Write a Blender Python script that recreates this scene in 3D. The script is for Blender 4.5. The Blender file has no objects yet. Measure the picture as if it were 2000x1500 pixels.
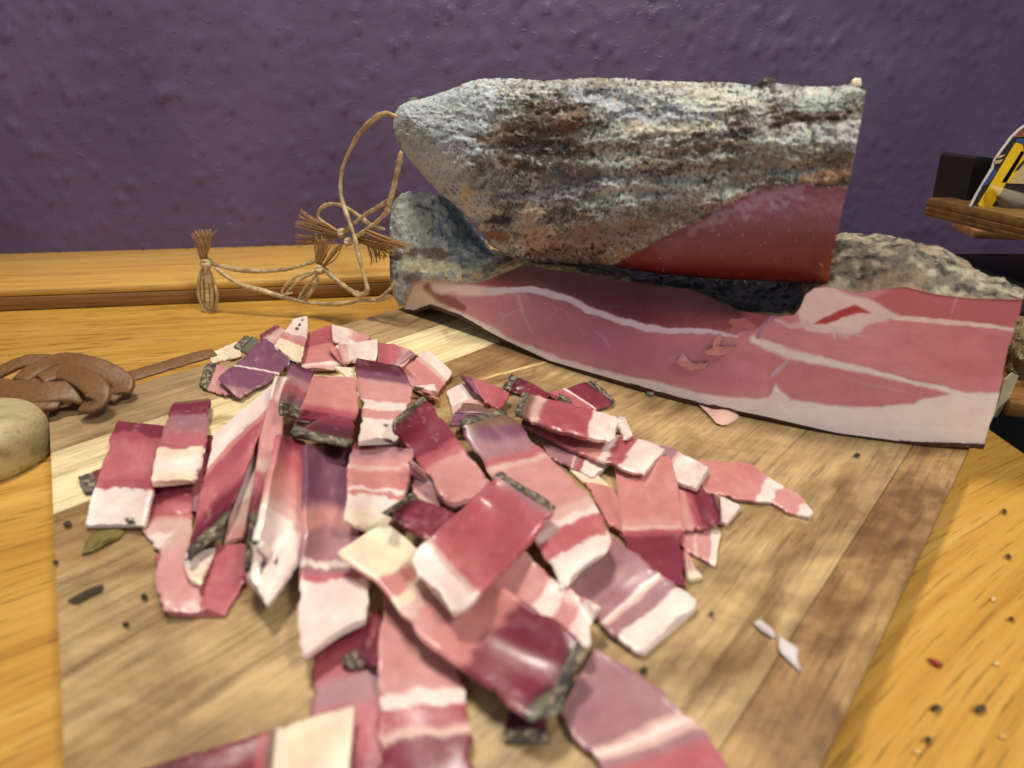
import bpy, math, random
import numpy as np
from mathutils import Vector
random.seed(7)
SC = bpy.context.scene
COL = SC.collection

# ------------------------------------------------------------------ camera, light, exposure
F_PX, PITCH, CAM_H = 1150.0, math.radians(26.0), 0.17      # focal length in pixels of a 2000 px wide picture
cam_d = bpy.data.cameras.new("camera")
cam_d.sensor_width = 36.0
cam_d.lens = 36.0 * F_PX / 2000.0
cam_d.clip_start, cam_d.clip_end = 0.01, 50.0
cam_d.dof.use_dof = True
cam_d.dof.focus_distance = 0.43
cam_d.dof.aperture_fstop = 6.8
cam = bpy.data.objects.new("camera", cam_d)
cam.location = (0, 0, CAM_H)
cam.rotation_euler = (math.pi / 2 - PITCH, 0, 0)
COL.objects.link(cam)
SC.camera = cam

world = bpy.data.worlds.new("World")
SC.world = world
world.use_nodes = True
bg = world.node_tree.nodes["Background"]
bg.inputs[0].default_value = (0.85, 0.92, 1.0, 1)
bg.inputs[1].default_value = 0.21


def lamp(name, loc, target, sx, sy, power, color):
    d = bpy.data.lights.new(name, "AREA")
    d.shape = "RECTANGLE"
    d.size, d.size_y, d.energy, d.color = sx, sy, power, color
    o = bpy.data.objects.new(name, d)
    o.location = loc
    o.rotation_euler = (Vector(target) - Vector(loc)).to_track_quat("-Z", "Y").to_euler()
    COL.objects.link(o)
    return o


lamp("ceiling_lamp", (-0.22, 0.46, 1.10), (0.0, 0.38, 0.0), 0.20, 0.16, 10.5, (1.0, 0.92, 0.80))
lamp("room_lamp", (0.66, -0.26, 1.08), (0.12, 0.40, 0.05), 0.24, 0.22, 11.5, (1.0, 0.95, 0.88))
lamp("window_light", (-0.6, -0.9, 0.70), (0.0, 0.45, 0.05), 0.9, 0.9, 3.0, (0.86, 0.90, 1.0))

SC.view_settings.view_transform = "Standard"
SC.view_settings.look = "None"
SC.view_settings.exposure = 0.0
SC.view_settings.gamma = 1.0

# ------------------------------------------------------------------ helpers
CP, SP = math.cos(PITCH), math.sin(PITCH)


def rays(p):
    p = np.asarray(p, float)
    x = (p[..., 0] - 1000) / F_PX
    y = (p[..., 1] - 750) / F_PX
    return np.stack([x, CP - y * SP, -SP - y * CP], -1)


def at_z(p, z):
    d = rays(p)
    t = (np.asarray(z, float) - CAM_H) / d[..., 2]
    return d * t[..., None] + np.array([0, 0, CAM_H])


def at_y(p, Y):
    d = rays(p)
    t = np.asarray(Y, float) / d[..., 1]
    return d * t[..., None] + np.array([0, 0, CAM_H])


def lin(c):
    c = np.asarray(c, float) / 255.0
    return np.where(c <= 0.04045, c / 12.92, ((c + 0.055) / 1.055) ** 2.4)


def _hash(ix, iy, iz, seed):
    h = (ix * 374761393 + iy * 668265263 + iz * 2147483647 + seed * 974634777) & 0xFFFFFFFF
    h = ((h ^ (h >> 13)) * 1274126177) & 0xFFFFFFFF
    h = ((h ^ (h >> 16)) * 2246822519) & 0xFFFFFFFF
    return ((h ^ (h >> 15)) & 0xFFFFFF) / float(0xFFFFFF)


def vnoise(x, y, z=0.0, seed=0):
    x, y, z = np.broadcast_arrays(np.asarray(x, float), np.asarray(y, float), np.asarray(z, float))
    xi, yi, zi = np.floor(x).astype(np.int64), np.floor(y).astype(np.int64), np.floor(z).astype(np.int64)
    fx, fy, fz = x - xi, y - yi, z - zi
    fx, fy, fz = [f * f * f * (f * (f * 6 - 15) + 10) for f in (fx, fy, fz)]
    r = 0
    for a in (0, 1):
        wa = fx if a else 1 - fx
        for b in (0, 1):
            wb = fy if b else 1 - fy
            for c in (0, 1):
                wc = fz if c else 1 - fz
                r = r + wa * wb * wc * _hash(xi + a, yi + b, zi + c, seed)
    return r * 2 - 1


def fbm(x, y, z=0.0, oct=4, seed=0):
    r, a, f, t = 0, 1.0, 1.0, 0
    for i in range(oct):
        r = r + a * vnoise(np.asarray(x) * f + 17.3 * i, np.asarray(y) * f - 9.1 * i, np.asarray(z) * f, seed + i)
        t += a
        a *= 0.5
        f *= 2.03
    return r / t


def sstep(a, b, x):
    t = np.clip((x - a) / (b - a + 1e-12), 0, 1)
    return t * t * (3 - 2 * t)


def seg_dist(P, pts, closed=False):
    """distance from points P (...,2) to a polyline, and the parameter 0..1 along it"""
    pts = np.asarray(pts, float)
    if closed:
        pts = np.vstack([pts, pts[:1]])
    L = np.r_[0, np.cumsum(np.linalg.norm(np.diff(pts, axis=0), axis=1))]
    best = np.full(P.shape[:-1], 1e9)
    par = np.zeros(P.shape[:-1])
    for i in range(len(pts) - 1):
        a, b = pts[i], pts[i + 1]
        ab = b - a
        t = np.clip(((P - a) @ ab) / (ab @ ab + 1e-9), 0, 1)
        d = np.linalg.norm(P - (a + t[..., None] * ab), axis=-1)
        m = d < best
        best = np.where(m, d, best)
        par = np.where(m, (L[i] + t * (L[i + 1] - L[i])) / L[-1], par)
    return best, par


def inside(P, poly):
    poly = np.asarray(poly, float)
    c = np.zeros(P.shape[:-1], bool)
    n = len(poly)
    for i in range(n):
        a, b = poly[i], poly[(i + 1) % n]
        cond = (a[1] > P[..., 1]) != (b[1] > P[..., 1])
        xi = (b[0] - a[0]) * (P[..., 1] - a[1]) / (b[1] - a[1] + 1e-12) + a[0]
        c ^= cond & (P[..., 0] < xi)
    return c


def resample(pts, n, smooth=0):
    pts = np.asarray(pts, float)
    L = np.r_[0, np.cumsum(np.linalg.norm(np.diff(pts, axis=0), axis=1))]
    s = np.linspace(0, L[-1], n)
    r = np.stack([np.interp(s, L, pts[:, k]) for k in range(pts.shape[1])], -1)
    for _ in range(smooth):
        q = r.copy()
        q[1:-1] = 0.25 * r[:-2] + 0.5 * r[1:-1] + 0.25 * r[2:]
        r = q
    return r


def spline(pts, n):
    """Catmull-Rom through pts"""
    P = np.asarray(pts, float)
    P = np.vstack([2 * P[0] - P[1], P, 2 * P[-1] - P[-2]])
    m = len(P) - 3
    out = []
    for s in np.linspace(0, m - 1e-6, n):
        i = int(s)
        t = s - i
        a, b, c, d = P[i], P[i + 1], P[i + 2], P[i + 3]
        out.append(0.5 * (2 * b + (c - a) * t + (2 * a - 5 * b + 4 * c - d) * t * t + (3 * b - a - 3 * c + d) * t ** 3))
    return np.array(out)


def make_mesh(name, V, F, mat, parent=None, col=None, smooth=True, sharp=None, fl=None):
    me = bpy.data.meshes.new(name)
    me.from_pydata(np.asarray(V, float).reshape(-1, 3).tolist(), [], [list(map(int, f)) for f in F])
    if col is not None:
        at = me.color_attributes.new("Col", "FLOAT_COLOR", "POINT")
        c = np.ones((len(me.vertices), 4), np.float32)
        c[:, :3] = np.asarray(col).reshape(-1, 3)
        at.data.foreach_set("color", c.ravel())
    if fl:
        for k, v in fl.items():
            at = me.attributes.new(k, "FLOAT", "POINT")
            at.data.foreach_set("value", np.asarray(v, np.float32).ravel())
    if smooth:
        me.polygons.foreach_set("use_smooth", np.ones(len(me.polygons), bool))
        if sharp:
            me.set_sharp_from_angle(angle=math.radians(sharp))
    me.update()
    o = bpy.data.objects.new(name, me)
    if mat:
        me.materials.append(mat)
    COL.objects.link(o)
    if parent:
        o.parent = parent
    return o


def grid_faces(nu, nv, wrap_v=False, flip=False):
    i, j = np.meshgrid(np.arange(nu - 1), np.arange(nv if wrap_v else nv - 1), indexing="ij")
    j2 = (j + 1) % nv
    f = np.stack([i * nv + j, (i + 1) * nv + j, (i + 1) * nv + j2, i * nv + j2], -1).reshape(-1, 4)
    return f[:, ::-1] if flip else f


def sub_mesh(name, V, F, keep, mat, parent, col=None, fl=None, **kw):
    """the faces where keep is true, as a mesh of their own"""
    F = np.asarray(F)[keep]
    if len(F) == 0:
        return None
    used, inv = np.unique(F.ravel(), return_inverse=True)
    return make_mesh(name, V.reshape(-1, 3)[used], inv.reshape(F.shape), mat, parent,
                     None if col is None else col.reshape(-1, 3)[used],
                     fl=None if not fl else {k: np.asarray(v).ravel()[used] for k, v in fl.items()}, **kw)


def thing(name, label, cat, loc=(0, 0, 0), group=None):
    o = bpy.data.objects.new(name, None)
    o.empty_display_size = 0.01
    COL.objects.link(o)
    o["label"], o["category"] = label, cat
    if group:
        o["group"] = group
    return o


def tag(o, label, cat, group=None):
    o["label"], o["category"] = label, cat
    if group:
        o["group"] = group
    return o


def struct(o):
    o["kind"] = "structure"
    return o


def tube_arrays(path, rad, ns=8, flat=1.0, up=(0, 0, 1), sq=1.0):
    path = np.asarray(path, float)
    n = len(path)
    rad = np.broadcast_to(np.asarray(rad, float), (n,))
    T = np.gradient(path, axis=0)
    T /= np.linalg.norm(T, axis=1)[:, None] + 1e-12
    u = np.array(up, float)
    A = np.cross(T, u)
    A /= np.linalg.norm(A, axis=1)[:, None] + 1e-9
    B = np.cross(A, T)
    V = []
    for k in range(ns):
        a = 2 * math.pi * k / ns
        ca, sa = math.cos(a), math.sin(a)
        ca, sa = math.copysign(abs(ca) ** sq, ca), math.copysign(abs(sa) ** sq, sa)
        V.append(path + (A * ca + B * sa * flat) * rad[:, None])
    V = np.stack(V, 1)
    F = grid_faces(n, ns, wrap_v=True).tolist()
    F.append(list(range(ns)))
    F.append([(n - 1) * ns + k for k in reversed(range(ns))])
    return V.reshape(-1, 3), F


class Bag:
    def __init__(s):
        s.V, s.F, s.n = [], [], 0

    def add(s, V, F):
        s.V.append(np.asarray(V, float).reshape(-1, 3))
        s.F += [[int(i) + s.n for i in f] for f in F]
        s.n += len(s.V[-1])

    def build(s, name, mat, parent=None, **kw):
        return make_mesh(name, np.vstack(s.V), s.F, mat, parent, **kw)


def box_arrays(o, ex, ey, ez, bev=0.0):
    """box from corner o along the vectors ex, ey, ez with bevelled edges"""
    o, ex, ey, ez = [np.asarray(v, float) for v in (o, ex, ey, ez)]
    import bmesh
    bm = bmesh.new()
    bmesh.ops.create_cube(bm, size=1.0)
    lx, ly, lz = [np.linalg.norm(v) for v in (ex, ey, ez)]
    for v in bm.verts:
        v.co = ((v.co.x + .5) * lx, (v.co.y + .5) * ly, (v.co.z + .5) * lz)
    if bev > 0:
        bmesh.ops.bevel(bm, geom=bm.edges[:], offset=bev, segments=2, affect="EDGES", profile=0.5)
    bm.verts.ensure_lookup_table()
    bm.verts.index_update()
    V = np.array([v.co[:] for v in bm.verts])
    F = [[v.index for v in f.verts] for f in bm.faces]
    bm.free()
    V = o + V[:, :1] * ex / lx + V[:, 1:2] * ey / ly + V[:, 2:] * ez / lz
    return V, F


def add_box(name, o, ex, ey, ez, mat, parent=None, bev=0.0006):
    V, F = box_arrays(o, ex, ey, ez, bev)
    return make_mesh(name, V, F, mat, parent, smooth=True, sharp=35)


# ------------------------------------------------------------------ materials
class NT:
    def __init__(s, name):
        s.m = bpy.data.materials.new(name)
        s.m.use_nodes = True
        s.t = s.m.node_tree
        s.b = s.t.nodes["Principled BSDF"]

    def n(s, typ, **kw):
        nd = s.t.nodes.new(typ)
        for k, v in kw.items():
            if k.startswith("i_"):
                key = k[2:]
                nd.inputs[int(key) if key.isdigit() else key.replace("_", " ")].default_value = v
            else:
                setattr(nd, k, v)
        return nd

    def l(s, a, b):
        s.t.links.new(a, b)

    def coords(s, scale=(1, 1, 1), rot=0.0, src="Object"):
        tc = s.n("ShaderNodeTexCoord")
        mp = s.n("ShaderNodeMapping")
        mp.inputs["Scale"].default_value = scale
        mp.inputs["Rotation"].default_value = (0, 0, rot)
        s.l(tc.outputs[src], mp.inputs[0])
        return mp.outputs[0]

    def noise(s, vec, scale, detail=4, rough=0.55, dist=0.0):
        nd = s.n("ShaderNodeTexNoise")
        nd.inputs["Scale"].default_value = scale
        nd.inputs["Detail"].default_value = detail
        nd.inputs["Roughness"].default_value = rough
        nd.inputs["Distortion"].default_value = dist
        if vec is not None:
            s.l(vec, nd.inputs["Vector"])
        return nd.outputs["Fac"]

    def ramp(s, fac, stops, interp="LINEAR"):
        nd = s.n("ShaderNodeValToRGB")
        cr = nd.color_ramp
        cr.interpolation = interp
        while len(cr.elements) < len(stops):
            cr.elements.new(0.5)
        for e, (p, c) in zip(cr.elements, stops):
            e.position = p
            e.color = (*c, 1) if len(c) == 3 else c
        s.l(fac, nd.inputs[0])
        return nd.outputs[0]

    def mix(s, fac, a, b, blend="MIX"):
        nd = s.n("ShaderNodeMix", data_type="RGBA", blend_type=blend)
        for inp, v in ((nd.inputs[0], fac), (nd.inputs[6], a), (nd.inputs[7], b)):
            if hasattr(v, "is_linked"):
                s.l(v, inp)
            elif isinstance(v, (int, float)):
                inp.default_value = v
            else:
                inp.default_value = (*v, 1)
        return nd.outputs[2]

    def math(s, op, a, b=0.0):
        nd = s.n("ShaderNodeMath", operation=op)
        for inp, v in ((nd.inputs[0], a), (nd.inputs[1], b)):
            if hasattr(v, "is_linked"):
                s.l(v, inp)
            else:
                inp.default_value = v
        return nd.outputs[0]

    def bump(s, h, strength=0.5, dist=0.001, prev=None):
        nd = s.n("ShaderNodeBump")
        nd.inputs["Strength"].default_value = strength
        nd.inputs["Distance"].default_value = dist
        s.l(h, nd.inputs["Height"])
        if prev is not None:
            s.l(prev, nd.inputs["Normal"])
        return nd.outputs[0]

    def out(s, color=None, rough=None, normal=None, **kw):
        for inp, v in (("Base Color", color), ("Roughness", rough), ("Normal", normal)):
            if v is None:
                continue
            if hasattr(v, "is_linked"):
                s.l(v, s.b.inputs[inp])
            elif isinstance(v, (int, float)):
                s.b.inputs[inp].default_value = v
            else:
                s.b.inputs[inp].default_value = (*v, 1)
        for k, v in kw.items():
            s.b.inputs[k.replace("_", " ")].default_value = v
        return s.m


def g1(v):
    return (v, v, v)


def mat_meat(name="cured_meat", bmp=0.16, var=1.0):
    t = NT(name)
    col = t.n("ShaderNodeAttribute", attribute_name="Col").outputs["Color"]
    v = t.coords()
    n1 = t.noise(v, 260, 5, 0.6)
    col = t.mix(1.0, col, t.ramp(n1, [(0.3, g1(1 - 0.05 * var)), (0.7, g1(1 + 0.04 * var))]), "MULTIPLY")
    n2 = t.noise(v, 90, 3, 0.5)
    col = t.mix(1.0, col, t.ramp(n2, [(0.3, (0.97, 0.94, 0.95)), (0.7, (1.03, 1.04, 1.03))]), "MULTIPLY")
    vs = t.coords((900, 160, 900), 0.5)
    n3 = t.noise(vs, 1.0, 2, 0.5)
    rough = t.ramp(n2, [(0.3, g1(0.27)), (0.7, g1(0.42))])
    h = t.math("ADD", t.noise(v, 700, 3, 0.6), t.math("MULTIPLY", n3, 0.6))
    nb = t.bump(h, bmp, 0.0004)
    m = t.out(col, rough, nb)
    t.b.inputs["Subsurface Weight"].default_value = 0.35
    t.b.inputs["Subsurface Radius"].default_value = (0.004, 0.0015, 0.0012)
    t.b.inputs["Subsurface Scale"].default_value = 0.8
    t.b.inputs["Specular IOR Level"].default_value = 0.45
    t.b.inputs["Coat Weight"].default_value = 0.18
    t.b.inputs["Coat Roughness"].default_value = 0.22
    return m


def mat_crust(name="mouldy_rind", fleck=1.0):
    t = NT(name)
    col = t.n("ShaderNodeAttribute", attribute_name="Col").outputs["Color"]
    gloss = t.n("ShaderNodeAttribute", attribute_name="gloss").outputs["Fac"]
    v = t.coords()
    nf = t.noise(v, 420, 6, 0.7)
    col1 = t.mix(1.0, col, t.ramp(nf, [(0.28, g1(0.68)), (0.5, g1(1.0)), (0.72, g1(1.2))]), "MULTIPLY")
    # black pepper flecks, pale mould flecks
    vo = t.n("ShaderNodeTexVoronoi")
    vo.inputs["Scale"].default_value = 260
    t.l(v, vo.inputs["Vector"])
    nm = t.noise(v, 70, 3, 0.6)
    dark = t.math("MULTIPLY", t.ramp(vo.outputs["Distance"], [(0.22, g1(1)), (0.34, g1(0))]), t.ramp(nm, [(0.48, g1(0)), (0.64, g1(0.7 * fleck))]))
    vo2 = t.n("ShaderNodeTexVoronoi")
    vo2.inputs["Scale"].default_value = 330
    t.l(t.coords((1, 1, 1), 1.1), vo2.inputs["Vector"])
    pale = t.math("MULTIPLY", t.ramp(vo2.outputs["Distance"], [(0.18, g1(1)), (0.33, g1(0))]), t.ramp(t.noise(v, 95, 3, 0.6), [(0.52, g1(0)), (0.66, g1(0.5 * fleck))]))
    inv = t.math("SUBTRACT", 1.0, gloss)
    dark = t.math("MULTIPLY", dark, inv)
    pale = t.math("MULTIPLY", pale, inv)
    rough_mix = t.mix(inv, col, col1)
    c2 = t.mix(dark, rough_mix, tuple(lin((38, 34, 32))))
    c3 = t.mix(pale, c2, tuple(lin((205, 198, 178))))
    h = t.math("ADD", nf, t.math("MULTIPLY", t.noise(v, 130, 4, 0.6), 1.6))
    h = t.math("MULTIPLY", h, inv)
    nb = t.bump(h, 0.7, 0.0010)
    r = t.math("SUBTRACT", 0.85, t.math("MULTIPLY", gloss, 0.52))
    return t.out(c3, r, nb, Specular_IOR_Level=0.35)


def mat_wall():
    t = NT("purple_plaster")
    v = t.coords()
    n1 = t.noise(v, 6, 4, 0.55)
    c = t.ramp(n1, [(0.3, tuple(lin((76, 60, 88)))), (0.7, tuple(lin((92, 74, 104))))])
    # small scuffs of bare plaster
    s = t.noise(t.coords((1, 1, 2.2)), 55, 5, 0.62)
    sc = t.ramp(s, [(0.70, g1(0)), (0.78, g1(0.35))])
    c = t.mix(sc, c, tuple(lin((150, 135, 150))))
    sp_ = t.ramp(t.noise(t.coords((1, 1, 1.6)), 105, 3, 0.55, 0.3), [(0.60, g1(0)), (0.70, g1(0.8)), (0.76, g1(1))])
    h = t.math("ADD", t.math("MULTIPLY", t.noise(v, 90, 5, 0.6), 0.35), t.math("ADD", sp_, t.math("MULTIPLY", t.noise(v, 420, 2, 0.5), 0.06)))
    nb = t.bump(h, 0.22, 0.0020)
    return t.out(c, t.ramp(t.noise(v, 40, 3), [(0.3, g1(0.36)), (0.7, g1(0.55))]), nb, Specular_IOR_Level=0.5)


def mat_table():
    t = NT("orange_varnished_wood")
    gt = t.n("ShaderNodeAttribute", attribute_name="grain_t").outputs["Fac"]
    gs = t.n("ShaderNodeAttribute", attribute_name="grain_s").outputs["Fac"]
    cb = t.n("ShaderNodeCombineXYZ")
    t.l(gs, cb.inputs[0])
    t.l(gt, cb.inputs[1])
    mp = t.n("ShaderNodeMapping")
    mp.inputs["Scale"].default_value = (5, 120, 1)
    t.l(cb.outputs[0], mp.inputs[0])
    n1 = t.noise(mp.outputs[0], 1.0, 6, 0.62, 0.3)
    mp2 = t.n("ShaderNodeMapping")
    mp2.inputs["Scale"].default_value = (28, 520, 1)
    t.l(cb.outputs[0], mp2.inputs[0])
    n2 = t.noise(mp2.outputs[0], 1.0, 3, 0.5)
    mp3 = t.n("ShaderNodeMapping")
    mp3.inputs["Scale"].default_value = (2.0, 28, 1)
    t.l(cb.outputs[0], mp3.inputs[0])
    n3 = t.noise(mp3.outputs[0], 1.0, 3, 0.5, 0.4)
    c = t.ramp(n1, [(0.25, tuple(lin((164, 116, 44)))), (0.5, tuple(lin((194, 148, 66)))), (0.75, tuple(lin((208, 166, 86))))])
    c = t.mix(1.0, c, t.ramp(n3, [(0.3, (0.86, 0.80, 0.70)), (0.7, (1.05, 1.05, 1.05))]), "MULTIPLY")
    pores = t.ramp(n2, [(0.33, g1(0.5)), (0.42, g1(1.0))])
    c = t.mix(1.0, c, pores, "MULTIPLY")
    nb = t.bump(t.math("ADD", n1, n2), 0.25, 0.0006)
    return t.out(c, t.ramp(n1, [(0.3, g1(0.42)), (0.7, g1(0.30))]), nb, Specular_IOR_Level=0.45)


def mat_plain_wood(name, c0, c1, c2, rot, sx=6, sy=150, rough=0.45, src="Object"):
    t = NT(name)
    v = t.coords((1, 1, 1), -rot, src)
    mp = t.n("ShaderNodeMapping")
    mp.inputs["Scale"].default_value = (sx, sy, sy)
    t.l(v, mp.inputs[0])
    n1 = t.noise(mp.outputs[0], 1.0, 6, 0.62, 0.25)
    mp2 = t.n("ShaderNodeMapping")
    mp2.inputs["Scale"].default_value = (sx * 5, sy * 4, sy * 4)
    t.l(v, mp2.inputs[0])
    n2 = t.noise(mp2.outputs[0], 1.0, 3, 0.5)
    c = t.ramp(n1, [(0.28, tuple(lin(c0))), (0.5, tuple(lin(c1))), (0.74, tuple(lin(c2)))])
    c = t.mix(1.0, c, t.ramp(n2, [(0.30, g1(0.6)), (0.42, g1(1.0))]), "MULTIPLY")
    nb = t.bump(t.math("ADD", n1, n2), 0.3, 0.0006)
    return t.out(c, rough, nb)


BOARD_YAW = math.radians(46.5)


def mat_board():
    t = NT("worn_board_wood")
    tint = t.n("ShaderNodeAttribute", attribute_type="OBJECT", attribute_name="tint").outputs["Color"]
    seed = t.n("ShaderNodeAttribute", attribute_type="OBJECT", attribute_name="seed").outputs["Fac"]
    tc = t.n("ShaderNodeTexCoord")
    mp0 = t.n("ShaderNodeMapping")
    mp0.inputs["Rotation"].default_value = (0, 0, -BOARD_YAW)
    t.l(tc.outputs["Object"], mp0.inputs[0])
    off = t.n("ShaderNodeCombineXYZ")
    t.l(seed, off.inputs[2])
    ad = t.n("ShaderNodeVectorMath", operation="ADD")
    t.l(mp0.outputs[0], ad.inputs[0])
    t.l(off.outputs[0], ad.inputs[1])

    def sc(x, y, z=1):
        mp = t.n("ShaderNodeMapping")
        mp.inputs["Scale"].default_value = (x, y, z)
        t.l(ad.outputs[0], mp.inputs[0])
        return mp.outputs[0]
    n1 = t.noise(sc(7, 150), 1.0, 7, 0.68, 0.25)
    n2 = t.noise(sc(34, 820), 1.0, 4, 0.6)
    n3 = t.noise(sc(16, 34), 1.0, 5, 0.6, 0.8)
    ncut = t.noise(sc(330, 12), 1.0, 2, 0.5)
    c = t.mix(1.0, tint, t.ramp(n1, [(0.28, (0.46, 0.40, 0.33)), (0.46, (0.93, 0.92, 0.91)), (0.72, (1.18, 1.18, 1.17))]), "MULTIPLY")
    c = t.mix(1.0, c, t.ramp(n3, [(0.30, (0.50, 0.44, 0.38)), (0.47, (0.95, 0.94, 0.93)), (0.7, (1.1, 1.12, 1.13))]), "MULTIPLY")
    c = t.mix(1.0, c, t.ramp(n2, [(0.33, g1(0.58)), (0.45, g1(1.0))]), "MULTIPLY")
    c = t.mix(t.ramp(ncut, [(0.70, g1(0)), (0.76, g1(0.25))]), c, tuple(lin((205, 180, 130))))
    # soaked-in stains with edges of their own
    st = t.noise(t.coords((0.55, 1, 1), -BOARD_YAW), 30, 7, 0.68, 0.5)
    mx = t.n("ShaderNodeSeparateXYZ")
    t.l(tc.outputs["Object"], mx.inputs[0])
    amt = t.n("ShaderNodeAttribute", attribute_type="OBJECT", attribute_name="stain").outputs["Fac"]
    st = t.math("ADD", t.math("MULTIPLY", st, 0.7), t.math("MULTIPLY", t.noise(sc(26, 190), 1.0, 4, 0.65), 0.3))
    sm = t.math("MULTIPLY", t.ramp(st, [(0.40, g1(0)), (0.50, g1(0.5)), (0.60, g1(0.95))]), amt)
    c = t.mix(sm, c, tuple(lin((92, 62, 38))))
    nb = t.bump(t.math("ADD", t.math("ADD", n1, n2), t.math("MULTIPLY", ncut, 0.8)), 0.35, 0.0007)
    return t.out(c, t.ramp(n3, [(0.3, g1(0.38)), (0.7, g1(0.60))]), nb, Specular_IOR_Level=0.4)


def mat_simple(name, c, rough=0.5, bump_scale=300, bump=0.2, var=0.15, metal=0.0, **kw):
    t = NT(name)
    v = t.coords()
    n = t.noise(v, bump_scale, 4, 0.6)
    cc = t.mix(1.0, tuple(lin(c)), t.ramp(n, [(0.3, g1(1 - var)), (0.7, g1(1 + var))]), "MULTIPLY")
    return t.out(cc, rough, t.bump(n, bump, 0.0006), Metallic=metal, **kw)


def mat_twine():
    t = NT("waxed_hemp_twine")
    v = t.coords()
    n = t.noise(v, 500, 4, 0.6)
    n2 = t.noise(v, 120, 3, 0.5)
    c = t.ramp(n2, [(0.3, tuple(lin((150, 124, 82)))), (0.7, tuple(lin((216, 192, 144))))])
    c = t.mix(1.0, c, t.ramp(n, [(0.3, g1(0.75)), (0.7, g1(1.1))]), "MULTIPLY")
    return t.out(c, 0.38, t.bump(n, 0.4, 0.0005))


M_MEAT, M_CRUST = mat_meat(), mat_crust()
M_FACE = mat_meat("fresh_cut_face", 0.06, 0.5)
M_WALL, M_TABLE, M_BOARD = mat_wall(), mat_table(), mat_board()
M_TWINE = mat_twine()
M_FIBRE = mat_simple("frayed_hemp_fibre", (168, 128, 78), 0.6, 600, 0.1, 0.25)
M_LEATHER = mat_simple("tan_leather", (112, 76, 40), 0.5, 420, 0.5, 0.22)
M_BLACK = mat_simple("black_plastic", (14, 13, 14), 0.55, 200, 0.05, 0.1)

# ------------------------------------------------------------------ setting: table, ledge, wall
TZ = -0.014                                            # table top; the board top is z = 0
a0, a1 = at_z((0, 609), TZ), at_z((760, 578), TZ)
ldir = (a1 - a0)[:2]
ldir /= np.linalg.norm(ldir)
lnor = np.array([-ldir[1], ldir[0]])                   # towards the wall
LED_Z = TZ + 0.0215


def on_ledge(s, d, z):
    return np.array([*(a0[:2] + ldir * s + lnor * d), z])


b0, b1 = at_z((0, 492), LED_Z), at_z((580, 483), LED_Z)
led_depth = float(np.mean([(b0[:2] - a0[:2]) @ lnor, (b1[:2] - a0[:2]) @ lnor]))
e0, e1 = at_z((1930, 838), TZ), at_z((2000, 885), TZ)  # right end of the table
XR = float(e0[0])

# table top: one slab with a bevelled right end
nx, ny = 90, 70
xs = np.linspace(-0.9, XR, nx)
ys = np.linspace(-0.35, 0.62, ny)
X, Y = np.meshgrid(xs, ys, indexing="ij")
V = np.stack([X, Y, np.full_like(X, TZ)], -1)
gt = (0.62 - Y) * np.exp(1.45 * X)
gs = X * 1.0 + Y * 0.5
F = grid_faces(nx, ny).tolist()
n0 = nx * ny
Vl = [V.reshape(-1, 3)]
edge = V[-1] + np.array([0.0012, 0, -0.0012])
edge2 = V[-1] + np.array([0.0012, 0, -0.030])
Vl += [edge, edge2]
for j in range(ny - 1):
    F.append([(nx - 1) * ny + j, n0 + j, n0 + j + 1, (nx - 1) * ny + j + 1])
    F.append([n0 + j, n0 + ny + j, n0 + ny + j + 1, n0 + j + 1])
gt = np.r_[gt.ravel(), gt[-1], gt[-1]]
gs = np.r_[gs.ravel(), gs[-1], gs[-1] + 0.03]
table = struct(make_mesh("table_top", np.vstack(Vl), F, M_TABLE, smooth=True, sharp=30, fl={"grain_t": gt, "grain_s": gs}))

M_LEDGE = mat_plain_wood("yellow_varnished_ledge_wood", (176, 128, 52), (198, 152, 74), (210, 168, 92), math.atan2(ldir[1], ldir[0]), 4, 90, 0.36)
M_LEDGE_E = mat_plain_wood("brown_ledge_edge_wood", (88, 56, 24), (124, 84, 38), (150, 106, 54), math.atan2(ldir[1], ldir[0]), 5, 260, 0.5)
ledge = thing("wall_ledge", "long yellow varnished wooden ledge running along the foot of the purple wall", "ledge")
LH = LED_Z - TZ
V, F = box_arrays(on_ledge(-0.8, 0.0012, TZ + 0.0008 + LH * 0.58), np.r_[ldir, 0] * 1.66, np.r_[lnor, 0] * (led_depth + 0.009), (0, 0, LH * 0.42 - 0.0008), 0.0030)
make_mesh("top_board", V, F, M_LEDGE, ledge, smooth=True, sharp=40)
V, F = box_arrays(on_ledge(-0.8, 0, TZ + 0.0008), np.r_[ldir, 0] * 1.66, np.r_[lnor, 0] * (led_depth + 0.008), (0, 0, LH * 0.58), 0.0012)
make_mesh("front_edge", V, F, M_LEDGE_E, ledge, smooth=True, sharp=40)

nx, ny = 760, 340
S, Z = np.meshgrid(np.linspace(-1.1, 2.6, nx), np.linspace(-0.6, 1.15, ny), indexing="ij")
lum = fbm(S * 70, Z * 80, 0, 4, 3)
lumps = np.clip(fbm(S * 105, Z * 120, 5, 3, 9) - 0.30, 0, 1) * 0.008
dz = lum * 0.0005 + lumps * 0.4 + np.clip(fbm(S * 170, Z * 230, 2, 3, 19) - 0.36, 0, 1) * 0.009
P = a0[:2] + ldir * S[..., None] + lnor * (led_depth - dz)[..., None]
V = np.concatenate([P, Z[..., None]], -1)
wall = struct(make_mesh("wall", V, grid_faces(nx, ny), M_WALL))
wall["label"] = "purple painted plaster wall with a lumpy brushed finish"

floor_m = mat_simple("dark_floor", (22, 18, 15), 0.6, 20, 0.1, 0.3)
V, F = box_arrays((-2.0, -2.0, -0.78), (4.5, 0, 0), (0, 3.6, 0), (0, 0, 0.02))
struct(make_mesh("floor", V, F, floor_m, smooth=False))

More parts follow.
